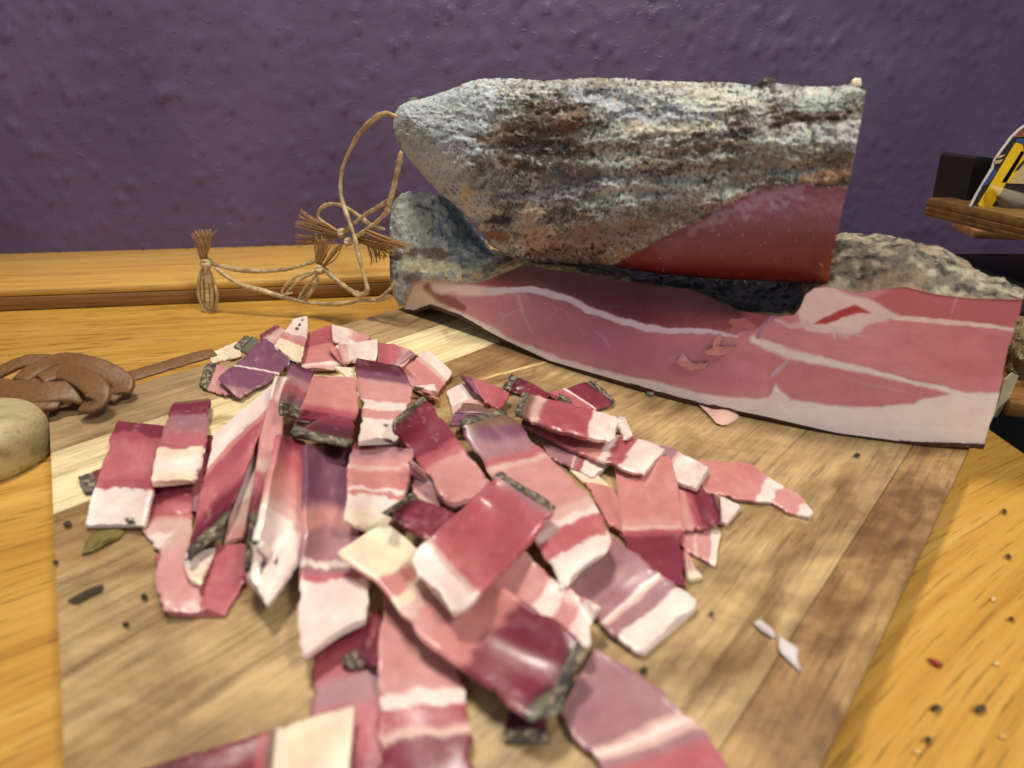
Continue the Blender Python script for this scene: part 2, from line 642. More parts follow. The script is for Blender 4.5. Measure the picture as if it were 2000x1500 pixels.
# ------------------------------------------------------------------ cutting board of glued planks
L = at_z((95, 800), 0.0)[:2]
bd = np.array([math.cos(BOARD_YAW), math.sin(BOARD_YAW)])   # along the grain
bn = np.array([bd[1], -bd[0]])                               # across, towards the viewer and the right


def bcoord(px, py):
    q = at_z((px, py), 0.0)[:2] - L
    return float(q @ bd), float(q @ bn)


t_right = np.mean([bcoord(1885, 880)[1], bcoord(1615, 1500)[1]])
el = [bcoord(95, 800), bcoord(125, 1500)]
skew = (el[1][0] - el[0][0]) / (el[1][1] - el[0][1])          # the left end is sawn a little askew
LB = 0.43
ts = [0.0] + [bcoord(*p)[1] for p in ((99, 884), (103, 1004))]
ts += [bcoord(1030, 716)[1], bcoord(1700, 1000)[1]]
ts = sorted(t for t in ts if t < t_right - 0.012)
ts.append(t_right)
tints = {}
cols = [(176, 148, 106), (236, 216, 166), (172, 138, 90), (198, 168, 118), (186, 150, 100), (146, 110, 64), (138, 104, 60)]
board = thing("cutting_board", "worn wooden cutting board of glued strips under the ham and slices", "cutting board")
NP = len(ts) - 1
for i in range(NP):
    t0, t1 = ts[i] + 0.00012, ts[i + 1] - 0.00012
    s0 = t0 * skew
    o = np.array([*(L + bd * s0 + bn * t0), TZ + 0.0006])
    zt = -0.00005 * (i % 3)
    V, F = box_arrays(o, np.r_[bd * (LB - s0), 0], np.r_[bn * (t1 - t0), 0], (0, 0, -TZ - 0.0006 + zt), 0.00035)
    # skew the left end
    q = (V[:, :2] - L) @ bd
    tt = (V[:, :2] - L) @ bn
    shift = np.where(q < LB * 0.5 + s0 * 0.5, (tt - t0) * skew, 0)
    V[:, :2] += shift[:, None] * bd
    pl = make_mesh("plank", V, F, M_BOARD, board, smooth=True, sharp=35)
    c = lin(cols[i % len(cols)])
    pl["tint"] = [float(x) for x in c]
    pl["seed"] = float(i * 3.7)
    pl["stain"] = float(np.interp((t0 + t1) / 2 / t_right, [0, 0.3, 0.55, 0.8, 1], [0.2, 0.65, 0.3, 0.95, 0.9])) if i != 1 else 0.0

p0, p1 = at_z((922, 743), 0.0), at_z((1075, 703), 0.0)
V, F = box_arrays(p0 + np.array([0, 0, 0.00002]), p1 - p0, np.r_[bn * 0.0034, 0], (0, 0, 0.00025), 0.0001)
o = make_mesh("pale_sliver", V, F, M_BOARD, board, sharp=35)
o["tint"], o["seed"], o["stain"] = [float(x) for x in lin((224, 196, 136))], 2.2, 0.0

# ------------------------------------------------------------------ the lower ham half
bot = np.array([(790, 604), (807, 607), (839, 596), (857, 601), (900, 617), (980, 660), (1073, 703), (1200, 740), (1280, 764), (1360, 786), (1440, 801), (1500, 813), (1633, 843), (1767, 862), (1923, 868)], float)
top = np.array([(790, 598), (797, 580), (807, 553), (833, 550), (900, 556), (943, 551), (975, 537), (1023, 518), (1100, 530), (1200, 548), (1272, 557), (1349, 565), (1395, 586), (1435, 604), (1467, 610), (1520, 617), (1549, 615), (1562, 600), (1572, 575), (1590, 562), (1617, 560), (1673, 573), (1717, 566), (1767, 560), (1833, 576), (1900, 583), (1998, 585)], float)
fit = bot[6:]
W = at_z(fit, 0.003)
gc = np.polyfit(W[:, 0], W[:, 1], 2)
gx0 = float(W[0, 0])
gs0 = float(np.polyval(np.polyder(gc), gx0))


def g(x):
    x = np.asarray(x, float)
    return np.where(x >= gx0, np.polyval(gc, x), np.polyval(gc, gx0) + gs0 * (x - gx0))


def on_face(p, off=0.0):
    """point where the view ray through p meets the upright cut face (moved back by off)"""
    d = rays(p)
    t = np.full(d.shape[:-1], 0.35)
    off = np.asarray(off, float)
    for _ in range(30):
        t = 0.5 * t + 0.5 * (g(d[..., 0] * t) + off) / d[..., 1]
    return d * t[..., None] + np.array([0, 0, CAM_H])


NXF, NYF = 640, 150
u = np.linspace(0, 1, NXF)
bx = resample(bot, NXF)
# match columns so that they stay close to upright in the picture
xb = np.interp(u, [0, 1], [790, 1923])
yb = np.interp(xb, bot[:, 0], bot[:, 1])
xt = xb + np.interp(xb, [790, 1400, 1923], [0, 18, 75])
yt = np.interp(xt, top[:, 0], top[:, 1])
yt = np.minimum(yt, yb - 1.0)
v = np.linspace(0, 1, NYF)
PX = np.stack([xb[:, None] * (1 - v) + xt[:, None] * v, yb[:, None] * (1 - v) + yt[:, None] * v], -1)
# slightly ragged right edge
PX[..., 0] += (sstep(0.93, 1.0, u)[:, None]) * 5 * fbm(np.full(NYF, 3.0), v * 9, 0, 3, 5)[None]
FV = on_face(PX)
nrm_off = (fbm(PX[..., 0] / 45, PX[..., 1] / 30, 0, 4, 21) * 0.0002 + fbm(PX[..., 0] / 260, PX[..., 1] / 120, 2, 2, 22) * 0.0016)
FV[..., 1] += nrm_off


def paint(base, P, items, warp=3.0, seed=0, brk=0.0):
    """lay coloured lines and patches (traced marks of the thing, some painted shade and sheen) over a base colour"""
    Wp = P + np.stack([fbm(P[..., 0] / 22, P[..., 1] / 22, 1, 4, seed), fbm(P[..., 0] / 22, P[..., 1] / 22, 7, 4, seed + 5)], -1) * warp
    C = base
    bn_ = fbm(P[..., 0] / 13, P[..., 1] / 9, 3, 4, seed + 9) if brk else 0
    for it in items:
        kind, pts, w, c = it[:4]
        a = it[4] if len(it) > 4 else 1.0
        soft = it[5] if len(it) > 5 else 0.5
        if kind == "line":
            d, par = seg_dist(Wp, pts)
            ww = np.interp(par, np.linspace(0, 1, len(w)), w) if hasattr(w, "__len__") else w
            m = 1 - sstep(ww * (1 - soft), ww * (1 + soft), d)
        elif kind == "poly":
            ins = inside(Wp, pts)
            d, _ = seg_dist(Wp, pts, True)
            sd = np.where(ins, d, -d)
            m = sstep(-w, w, sd)
        else:  # blob: centre x, y, radii, angle
            cx, cy, rx, ry, an = pts
            q = Wp - np.array([cx, cy])
            ca, sa = math.cos(math.radians(an)), math.sin(math.radians(an))
            e = np.hypot((q[..., 0] * ca + q[..., 1] * sa) / rx, (-q[..., 0] * sa + q[..., 1] * ca) / ry)
            m = 1 - sstep(1 - w, 1 + w, e)
        if brk:
            m = sstep(0.30, 0.70, m + brk * bn_ * (m * (1 - m) * 4 * 0.5 + 0.5) - 0.04) * (m > 0.004)
        m = (m * a)[..., None]
        C = C * (1 - m) + lin(c) * m
    return C


px, py = PX[..., 0], PX[..., 1]
base = np.ones(PX.shape[:2] + (3,)) * lin((216, 144, 154))
vv = fbm(px / 90, py / 30, 0, 4, 31)[..., None]
base = base * (1 + 0.16 * vv)
fib = fbm(px / 60 + py / 40, py / 5 - px / 40, 0, 3, 33)[..., None]
base = base * (1 + np.array([0.05, 0.09, 0.08]) * fib)
fat_top = [(780, 588), (884, 603), (953, 635), (1007, 664), (1073, 691), (1200, 729), (1280, 745), (1360, 768), (1440, 777), (1498, 777), (1509, 763), (1516, 748), (1524, 765), (1543, 780), (1583, 787), (1667, 795), (1733, 792), (1783, 787), (1800, 778), (1860, 767), (1960, 766)]
fat_poly = fat_top + [(1960, 900), (1500, 860), (1200, 780), (900, 660), (780, 640)]
FATC = (240, 226, 222)
items = [
    ("poly", [(1000, 500), (1660, 540), (1480, 640), (1400, 648), (1310, 643), (1260, 638), (1200, 620), (1150, 603), (1110, 583), (1060, 568), (930, 569), (900, 556)], 6, (150, 64, 84), 0.9),  # darker lean above the seam, partly painted shade of the upper ham
    ("line", [(985, 530), (1030, 520), (1100, 530), (1200, 546), (1280, 556), (1350, 566), (1395, 588), (1435, 606)], [26, 56, 74, 82, 78, 66, 46, 16], (60, 26, 46), 0.95, 0.9),  # meat darker near the rind, with the upper ham's shadow painted in
    ("poly", [(1770, 555), (2010, 580), (1990, 645), (1850, 630), (1745, 618), (1700, 585)], 5, (190, 100, 108), 0.8),
    ("poly", [(1500, 690), (1600, 712), (1720, 740), (1850, 765), (1800, 790), (1600, 800), (1500, 770)], 5, (204, 130, 140), 0.7),
    ("blob", (1900, 690, 130, 60, 8), 0.6, (200, 120, 122), 0.7),
    ("poly", [(880, 575), (1060, 575), (1250, 650), (1420, 660), (1440, 740), (1380, 760), (1200, 720), (1000, 655)], 30, (192, 122, 150), 0.8),
    ("poly", fat_poly, 4, FATC),
    ("line", [(1150, 725), (1400, 788), (1650, 838), (1900, 862)], 8, (226, 214, 220), 0.3, 0.9),
    ("line", [(1630, 830), (1760, 826), (1930, 833)], 1.5, (236, 222, 214), 0.5),
    ("poly", [(788, 600), (806, 556), (840, 548), (862, 580), (884, 604), (850, 606)], 4, (226, 200, 172)),
    ("line", [(836, 562), (866, 584), (905, 602)], [10, 11, 6], (134, 78, 76), 0.9, 0.6),
    ("line", [(855, 558), (905, 566), (960, 569), (1030, 566)], [14, 12, 7, 5], (232, 206, 200), 1.0),
    ("line", [(960, 569), (1000, 567), (1035, 565), (1070, 571), (1110, 584), (1150, 604), (1200, 622), (1260, 640), (1310, 645), (1350, 644), (1400, 649), (1440, 656)], [4, 5, 6, 7, 7, 6, 7, 7, 6, 5, 4, 2], (232, 214, 228), 1.0, 0.35),
    ("line", [(1470, 662), (1505, 676), (1550, 692), (1610, 705), (1660, 716), (1720, 732), (1790, 749), (1840, 758), (1880, 770)], [8, 10, 9, 7, 6, 5, 4, 4, 6], FATC, 1.0, 0.55),
    ("line", [(1512, 616), (1492, 632), (1478, 656)], 4, (178, 130, 160), 0.9),
    ("line", [(1535, 705), (1520, 722), (1508, 734)], [4, 5, 2], (205, 175, 195), 0.8),
    ("poly", [(1556, 600), (1570, 560), (1620, 560), (1665, 578), (1700, 584), (1735, 606), (1756, 618), (1730, 628), (1692, 634), (1680, 648), (1655, 658), (1625, 648), (1590, 640), (1565, 632)], 4, (236, 208, 205)),
    ("line", [(1515, 626), (1545, 636), (1575, 632)], [3, 5, 8], (226, 190, 190), 0.9),
    ("line", [(1575, 640), (1625, 646), (1630, 660)], [4, 5, 1.5], (228, 200, 205), 0.95),
    ("line", [(1640, 652), (1700, 657)], [4, 1], (215, 170, 180), 0.8),
    ("poly", [(1588, 630), (1636, 606), (1668, 594), (1702, 611), (1672, 612), (1640, 622), (1612, 632)], 2.5, (182, 66, 74)),
    ("line", [(1745, 622), (1800, 626), (1870, 632), (1940, 639), (1990, 646)], [3.5, 4.5, 5, 4, 3], (240, 214, 205), 1.0, 0.3),
    ("line", [(1640, 735), (1700, 752), (1790, 770)], [1.2, 3, 1.2], (204, 158, 164), 0.6),
    ("line", [(1800, 752), (1797, 776)], 1.6, (206, 160, 165), 0.6),
    ("line", [(1870, 582), (1860, 612), (1856, 622)], [2.5, 2, 1], (205, 150, 160), 0.7),
    ("line", [(1850, 650), (1836, 676), (1828, 700)], 1.2, (198, 140, 145), 0.5),
    ("line", [(1010, 573), (1018, 602), (1030, 630), (1042, 652)], [2, 3.5, 1.5, 1], (205, 160, 180), 0.8),
    ("line", [(1020, 604), (1000, 610), (984, 616)], 1.6, (205, 160, 180), 0.7),
    ("line", [(990, 574), (974, 598), (982, 622)], 1.4, (202, 152, 172), 0.7),
    ("line", [(1081, 592), (1086, 604), (1074, 622)], 1.4, (200, 150, 172), 0.6),
    ("line", [(1086, 602), (1104, 608), (1114, 622)], 1.4, (200, 150, 172), 0.6),
    ("line", [(1160, 642), (1176, 656), (1188, 676)], 1.8, (206, 160, 176), 0.6),
    ("line", [(1132, 640), (1140, 652)], 1.6, (206, 160, 176), 0.6),
    ("line", [(1330, 690), (1310, 700), (1340, 720), (1370, 728)], 1.8, (206, 150, 158), 0.6),
]
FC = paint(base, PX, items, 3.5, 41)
sp = vnoise(px / 3.2, py / 3.2, 0, 55)
FC = np.where((sp > 0.95)[..., None], FC * 0.75 + 0.25 * lin((225, 190, 185)), FC)
# which piece of the face each little quad belongs to
cells = PX[:-1, :-1] + 2.0
wp = cells + np.stack([fbm(cells[..., 0] / 22, cells[..., 1] / 22, 1, 4, 41), fbm(cells[..., 0] / 22, cells[..., 1] / 22, 7, 4, 46)], -1) * 3
fatm = inside(wp, fat_poly)
seams = [items[12], items[13], items[19]]
cls = np.zeros(cells.shape[:2], int)
cls[fatm] = 1
for k, it in enumerate(seams):
    d, par = seg_dist(wp, it[1])
    ww = np.interp(par, np.linspace(0, 1, len(it[2])), it[2])
    cls[(d < ww) & (cls == 0)] = 2 + k
cls[inside(wp, items[16][1]) & (cls == 0)] = 5
cls = cls.ravel()
ham = thing("ham_half", "lower half ham lying on the board, its broad pink cut face edged with white fat", "ham", group="halves of cured ham stacked by the wall")
FF = grid_faces(NXF, NYF)
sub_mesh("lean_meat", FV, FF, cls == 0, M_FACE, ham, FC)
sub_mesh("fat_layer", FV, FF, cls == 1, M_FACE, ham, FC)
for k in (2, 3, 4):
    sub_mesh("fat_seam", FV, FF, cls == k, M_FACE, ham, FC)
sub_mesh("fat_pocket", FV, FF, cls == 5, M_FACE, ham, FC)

# rind over the top: matching polylines from the face edge up to the crest, then down the back
st = np.vstack([[(761, 520), (762, 548), (768, 578), (780, 600), (790, 600), (797, 578)], top[2:]])
cr = [(764, 440), (763, 420), (765, 402), (772, 388), (782, 381), (795, 378), (815, 377), (845, 380), (870, 388), (900, 412), (930, 455), (960, 490), (1010, 500), (1100, 510), (1250, 520), (1400, 525), (1500, 520), (1560, 500), (1600, 478), (1635, 464), (1670, 460), (1700, 459), (1735, 461), (1765, 463), (1800, 476), (1850, 497), (1886, 514), (1896, 530), (1940, 545), (1975, 566), (1998, 583)]
NC = 420
stx = np.interp(np.linspace(0, 1, NC), np.linspace(0, 1, len(st)), st[:, 0]), np.interp(np.linspace(0, 1, NC), np.linspace(0, 1, len(st)), st[:, 1])
S0 = resample(st, NC)
# crest matched by x where possible
crx = np.array([c[0] for c in cr], float)
cry = np.array([c[1] for c in cr], float)
K0 = resample(np.array(cr, float), NC)
fr = np.interp(S0[:, 0], [761, 1000, 1500, 1998], [0, 0.25, 0.62, 1.0])
# arc positions of the crest at the wanted x
Lc = np.r_[0, np.cumsum(np.linalg.norm(np.diff(np.array(cr, float), axis=0), axis=1))]
wantx = np.where(S0[:, 0] < 800, np.interp(np.arange(NC), [0, np.searchsorted(S0[:, 0] >= 800, True) + 1], [764, 850]), S0[:, 0] + np.interp(S0[:, 0], [800, 1000, 1998], [50, 0, 0]))
key = np.maximum.accumulate(crx + np.arange(len(crx)) * 1e-3)
sc_ = np.interp(wantx, key, Lc)
sc_[:40] = np.linspace(0, sc_[40], 40)
K0 = np.stack([np.interp(sc_, Lc, crx), np.interp(sc_, Lc, cry)], -1)
off_k = np.interp(S0[:, 0], [760, 800, 900, 1100, 1500, 1998], [0.030, 0.040, 0.060, 0.075, 0.080, 0.055])
A = on_face(S0, 0.0)
Kp = on_face(K0, off_k)
NR = 64
r = np.linspace(0, 1, NR)
rows = []
for ri in r:
    w1 = ri
    P = A * (1 - w1) + Kp * w1
    bul = math.sin(math.pi * min(ri, 1.0)) * np.interp(S0[:, 0], [760, 850, 1000, 1250, 1440, 1560, 1640, 1800, 1998], [0.006, 0.008, 0.004, 0.0, -0.004, -0.002, 0.006, 0.007, 0.003])
    P = P + np.stack([0 * bul, -0.2 * bul, bul], -1)
    rows.append(P)
for ri in np.linspace(0.08, 1, 22):
    P = Kp.copy()
    P[:, 1] += 0.030 * math.sin(ri * math.pi / 2)
    P[:, 2] = Kp[:, 2] * (1 - ri ** 2) + 0.006 * ri ** 2
    rows.append(P)
RV = np.stack(rows, 1)
S2 = np.arange(NC)[:, None] / 9.0 + 0 * RV[..., 0]
q = RV * 1000
e1_ = fbm(q[..., 0] / 14, q[..., 1] / 14, q[..., 2] / 14, 4, 61)
e2_ = fbm(q[..., 0] / 4, q[..., 1] / 4, q[..., 2] / 4, 3, 63)
edge_fade = sstep(0, 6, np.arange(RV.shape[1]))[None, :]
rdg2 = 0.3 - np.abs(fbm(q[..., 0] / 9, q[..., 1] / 12, q[..., 2] / 9, 3, 65))
lw = 1 + 0.5 * (1 - sstep(860, 1040, S0[:, 0]))[:, None]
RV[..., 2] += (e1_ * 0.0030 + e2_ * 0.0012 + rdg2 * 0.0035 * lw) * edge_fade
RV[..., 0] += rdg2 * 0.0020 * lw * edge_fade * (S0[:, 0] < 1000)[:, None]
RV[..., 1] -= rdg2 * 0.0030 * lw * edge_fade
RV[..., 1] -= (e2_ * 0.0008) * edge_fade
n1 = fbm(q[..., 0] / 22, q[..., 1] / 22, q[..., 2] / 22, 4, 71)
n2 = fbm(q[..., 0] / 7, q[..., 1] / 7, q[..., 2] / 7, 4, 73)
n3 = fbm(q[..., 0] / 2.2, q[..., 1] / 2.2, q[..., 2] / 2.2, 3, 75)
C = np.ones(RV.shape) * lin((128, 116, 92))
m = sstep(-0.1, 0.35, n2 + 0.4 * n3)[..., None]
C = C * (1 - m) + lin((182, 168, 130)) * m
m = sstep(0.15, 0.5, -n2 + 0.6 * n3)[..., None]
C = C * (1 - m) + lin((66, 60, 52)) * m
m = sstep(0.1, 0.4, n1 + 0.3 * n2)[..., None] * 0.6
C = C * (1 - m) + lin((150, 112, 70)) * m
Xs = S0[:, 0][:, None] + 0 * n1
left = (1 - sstep(880, 1020, Xs + 40 * n1))[..., None]
mould = lin((158, 168, 164)) * (1 + 0.5 * n2[..., None] + 0.35 * n3[..., None]) * (1 + 0.9 * np.clip(rdg2, -.4, .3))[..., None]
C = C * (1 - left * 0.85) + mould * left * 0.85
mlow = left[..., 0] * (1 - sstep(8, 24, np.arange(RV.shape[1])[None] + 6 * n2)) * sstep(-0.3, 0.3, n3 + n2)
C = C * (1 - mlow[..., None] * 0.75) + lin((110, 88, 74)) * mlow[..., None] * 0.75
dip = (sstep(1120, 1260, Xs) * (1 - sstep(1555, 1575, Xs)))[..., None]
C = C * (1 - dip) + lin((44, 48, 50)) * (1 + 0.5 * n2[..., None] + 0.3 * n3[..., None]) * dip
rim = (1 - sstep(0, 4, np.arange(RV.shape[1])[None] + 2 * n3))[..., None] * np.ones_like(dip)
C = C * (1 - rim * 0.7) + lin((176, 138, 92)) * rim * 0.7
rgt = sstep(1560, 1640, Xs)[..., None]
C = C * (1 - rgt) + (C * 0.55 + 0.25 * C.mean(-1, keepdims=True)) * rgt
dpt = RV[..., 1] * CP - (RV[..., 2] - CAM_H) * SP
PR = np.stack([1000 + F_PX * RV[..., 0] / dpt, 750 - F_PX * (RV[..., 1] * SP + (RV[..., 2] - CAM_H) * CP) / dpt], -1)
C = paint(C, PR, [
    ("blob", (820, 425, 50, 40, 0), 0.6, (166, 174, 168), 0.6),
    ("blob", (905, 450, 50, 40, 50), 0.6, (104, 116, 128), 0.7),  # blue-dark shade beside the upper ham, painted into the rind
    ("line", [(790, 515), (860, 520), (940, 530)], [10, 14, 10], (204, 200, 164), 0.85, 0.8),
    ("line", [(766, 500), (820, 492), (880, 500)], [9, 9, 6], (102, 82, 72), 0.85, 0.8),
    ("line", [(880, 545), (960, 538), (1015, 520)], [4, 5, 3], (206, 184, 140), 0.8, 0.8),
    ("blob", (785, 560, 14, 34, 0), 0.6, (160, 152, 144), 0.6),
    ("blob", (805, 545, 18, 12, 0), 0.6, (96, 76, 68), 0.8),
    ("line", [(800, 400), (835, 410), (850, 440), (830, 460)], [2, 3, 3, 2], (86, 88, 86), 0.8, 0.8),
    ("line", [(775, 395), (772, 440), (790, 470)], [3, 4, 2], (120, 124, 116), 0.7, 0.8),
    ("line", [(860, 385), (885, 420), (920, 470), (960, 500)], [6, 9, 9, 5], (70, 80, 92), 0.7, 0.8)], 9.0, 401, 1.2) if True else C
C = np.clip(C, 0.005, 1)
zero = np.zeros(RV.shape[:2])
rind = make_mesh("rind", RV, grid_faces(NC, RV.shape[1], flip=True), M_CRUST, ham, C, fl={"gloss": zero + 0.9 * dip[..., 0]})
# rind under the fat, running back along the board
ub = np.stack([xb, yb], -1)
U0 = on_face(ub)
dn = np.stack([0 * xb, 0 * xb - 0.0004, np.full_like(xb, -0.0026)], -1)
rws = [U0 + np.array([0, -0.0006, 0.0006]), U0 + dn * np.array([1, 1, 0.6]), U0 + dn]
for k in np.linspace(0.1, 1, 10):
    P = U0 + dn
    P = P + np.array([0.0, 0.10 * k, 0])
    P[:, 2] += 0.004 * k
    rws.append(P)
UV = np.stack(rws, 1)
UV[..., 2] = np.maximum(UV[..., 2] + fbm(UV[..., 0] * 220, UV[..., 1] * 220, 0, 3, 81) * 0.0006, 0.0004)
UC = np.ones(UV.shape) * lin((74, 44, 32)) * (1 + 0.4 * fbm(UV[..., 0] * 300, UV[..., 1] * 300, UV[..., 2] * 300, 3, 83))[..., None]
make_mesh("skin", UV, grid_faces(NXF, UV.shape[1]), M_CRUST, ham, np.clip(UC, 0.004, 1), fl={"gloss": np.full(UV.shape[:2], 0.5)})
# right-hand cut end closing the block
ec = FV[-1]
ev = np.stack([ec, ec + np.array([-0.006, 0.045, 0.0]), ec + np.array([-0.012, 0.085, -0.002])], 0)
make_mesh("cut_end", ev, grid_faces(3, NYF), M_MEAT, ham, np.ones(ev.shape) * lin((168, 92, 96)))
# torn shreds on the face
def face_flap(pts, lift, c, name="torn_shred"):
    pts = np.asarray(pts, float)
    cen = pts.mean(0)
    n = len(pts)
    ring = on_face(pts)
    mid = on_face(cen * 0.55 + pts * 0.45)
    cc = on_face(cen)
    nd = np.array([-0.35, -0.93, 0.1])
    ring = ring + nd * np.linspace(0.0006, lift, n)[:, None]
    mid = mid + nd * 0.0009
    V = np.vstack([ring, mid, [cc + nd * 0.0010]])
    F = []
    for i in range(n):
        j = (i + 1) % n
        F.append([i, j, n + j, n + i])
        F.append([n + i, n + j, 2 * n])
    make_mesh(name, V, F, M_MEAT, ham, np.ones(V.shape) * lin(c))
face_flap([(1436, 616), (1452, 612), (1462, 626), (1476, 634), (1470, 646), (1452, 640), (1440, 652), (1424, 646), (1432, 634), (1420, 628)], 0.0012, (192, 112, 118))
face_flap([(1406, 650), (1414, 662), (1400, 672), (1418, 676), (1440, 674), (1424, 688), (1404, 693), (1382, 690), (1376, 684), (1392, 676), (1394, 662)], 0.003, (206, 140, 134))
face_flap([(1334, 688), (1342, 700), (1362, 712), (1384, 706), (1378, 718), (1350, 722), (1330, 712), (1322, 704)], 0.002, (200, 134, 136))

# ------------------------------------------------------------------ the upper ham half
topu = np.array([(768, 243), (771, 222), (779, 207), (795, 199), (815, 195), (840, 189), (870, 178), (905, 163), (935, 154), (1000, 152), (1060, 158), (1130, 153), (1200, 152), (1300, 159), (1400, 160), (1455, 164), (1488, 173), (1512, 162), (1560, 168), (1640, 170), (1660, 162), (1690, 176)], float)
botu = np.array([(768, 250), (772, 268), (785, 292), (800, 312), (830, 347), (855, 374), (880, 394), (905, 414), (935, 448), (955, 478), (990, 500), (1030, 512), (1080, 516), (1150, 516), (1230, 527), (1300, 537), (1400, 545), (1500, 549), (1580, 555), (1618, 560)], float)
NU_, NV_ = 440, 170
tu = resample(topu, NU_, 3)
bu = resample(botu, NU_, 3)
vv_ = np.linspace(0, 1, NV_)
vv_ = 0.5 - 0.5 * np.cos(math.pi * vv_)
PU = tu[:, None] * (1 - vv_[None, :, None]) + bu[:, None] * vv_[None, :, None]
outl = np.vstack([topu[::-1], botu])
PU[..., 0] += sstep(0.9, 1.0, np.linspace(0, 1, NU_))[:, None] * (5 * fbm(vv_ * 5, 0.3, 0, 4, 88) + 3 * np.sin(vv_ * 4.2))[None]
d_out, _ = seg_dist(PU, outl)
RAD = 120.0
dd = np.clip(d_out / RAD, 0, 1)
bulge = np.sqrt(np.clip(1 - (1 - dd) ** 2, 0, 1))
nA = fbm(PU[..., 0] / 110, PU[..., 1] / 60, 0, 4, 91)
nB = fbm(PU[..., 0] / 26 + PU[..., 1] / 60, PU[..., 1] / 18, 0, 4, 93)
nC = fbm(PU[..., 0] / 8, PU[..., 1] / 7, 0, 3, 95)
wb = [(1190, 520), (1283, 470), (1387, 418), (1483, 364), (1567, 358), (1663, 366), (1720, 368)]
wedge_poly = wb + [(1720, 600), (1500, 600), (1100, 560)]
wpu = PU + np.stack([nB, nC], -1) * 2.5
ins = inside(wpu, wedge_poly)
dw, _ = seg_dist(wpu, wb)
wsd = np.where(ins, dw, -dw)
wm = sstep(-3, 3, wsd)
lump = 0
for (cx, cy, rx, ry, h) in ((1042, 450, 42, 40, .007), (975, 462, 30, 20, .003), (1130, 440, 60, 45, .003), (1040, 250, 120, 60, -.005), (820, 230, 40, 40, -.003), (880, 340, 60, 40, .003), (1300, 190, 130, 14, -.004), (1480, 200, 150, 12, .002), (1560, 232, 120, 12, -.004), (1560, 275, 140, 20, .002), (975, 430, 26, 18, -.006)):
    e = ((PU[..., 0] - cx) / rx) ** 2 + ((PU[..., 1] - cy) / ry) ** 2
    lump = lump + h * np.exp(-e * 1.3)
depth = bulge * 0.036 + lump * dd
rdg = 0.35 - np.abs(fbm(PU[..., 0] / 30 + PU[..., 1] / 40, PU[..., 1] / 16 - PU[..., 0] / 90, 4, 3, 99))
fine = fbm(PU[..., 0] / 3.6, PU[..., 1] / 3.6, 0, 2, 98)
depth += (nA * 0.004 + nB * 0.0013 + nC * 0.0010 + rdg * 0.0012 + fine * 0.0005) * (1 - 0.9 * wm) * sstep(0, 0.12, dd + 0.04)
wr0 = np.abs(fbm(PU[..., 0] / 55 - PU[..., 1] / 45, PU[..., 1] / 20 + PU[..., 0] / 70, 9, 4, 205))
depth -= (1 - sstep(0.0, 0.14, wr0)) * (0.0002 + 0.0006 * sstep(930, 1010, PU[..., 0])) * (1 - wm) * sstep(0, .25, dd)
fw = fbm(PU[..., 0] / 160, PU[..., 1] / 80, 6, 3, 401) * 22
fold = fbm(PU[..., 0] / 150 - PU[..., 1] / 75, (PU[..., 1] + fw) / 22 + PU[..., 0] / 190, 2, 3, 403)
fold = np.sign(fold) * np.abs(fold) ** 0.75
depth += fold * 0.0020 * (1 - wm) * sstep(0.03, 0.3, dd) * (0.25 + 0.75 * sstep(900, 1020, PU[..., 0]))
depth += sstep(0, 70, wsd) * 0.0015
OFF = 0.019
UF = on_face(PU, OFF - depth)
UF[..., 2] += nC * 0.0006 * (1 - wm)
# keep it lying on the lower half
base_u = np.ones(PU.shape[:2] + (3,)) * lin((138, 132, 122))
nD = fbm(PU[..., 0] / 11 + PU[..., 1] / 18, PU[..., 1] / 6.5 - PU[..., 0] / 60, 0, 4, 193)
nE = fbm(PU[..., 0] / 5, PU[..., 1] / 4.2, 0, 3, 195)
str_ = fbm(PU[..., 0] / 60 - PU[..., 1] / 50, PU[..., 1] / 15 + PU[..., 0] / 60, 0, 4, 97)
low = fbm(PU[..., 0] / 75 - PU[..., 1] / 90, PU[..., 1] / 34 + PU[..., 0] / 120, 3, 3, 203)
wr = np.abs(fbm(PU[..., 0] / 55 - PU[..., 1] / 45, PU[..., 1] / 20 + PU[..., 0] / 70, 9, 4, 205))
q = sstep(-0.12, 0.35, low + 0.35 * nD + 0.15 * nE)[..., None] * 0.85
Cu = base_u * (1 - q) + lin((186, 186, 176)) * q
q = sstep(0.08, 0.45, -low + 0.35 * nD)[..., None] * 0.8
Cu = Cu * (1 - q) + lin((108, 98, 88)) * q
q = sstep(0.10, 0.45, str_ + 0.35 * nE)[..., None] * 0.6
Cu = Cu * (1 - q) + lin((206, 198, 172)) * q
notcone = sstep(930, 1010, PU[..., 0] + 20 * nD)
q = ((1 - sstep(0.0, 0.075, wr + 0.04 * nE)) * (0.25 + 0.75 * notcone))[..., None] * 0.6
Cu = Cu * (1 - q) + lin((62, 56, 52)) * q
q = sstep(0.36, 0.6, -nD + 0.5 * nE)[..., None] * 0.65
Cu = Cu * (1 - q) + lin((70, 62, 56)) * q
q = sstep(0.44, 0.62, nE)[..., None] * 0.22
Cu = Cu * (1 - q) + lin((206, 198, 178)) * q
q = sstep(0.46, 0.60, -nE)[..., None] * 0.7
Cu = Cu * (1 - q) + lin((40, 37, 35)) * q
wm_keep = None
mould_c = (174, 182, 180)
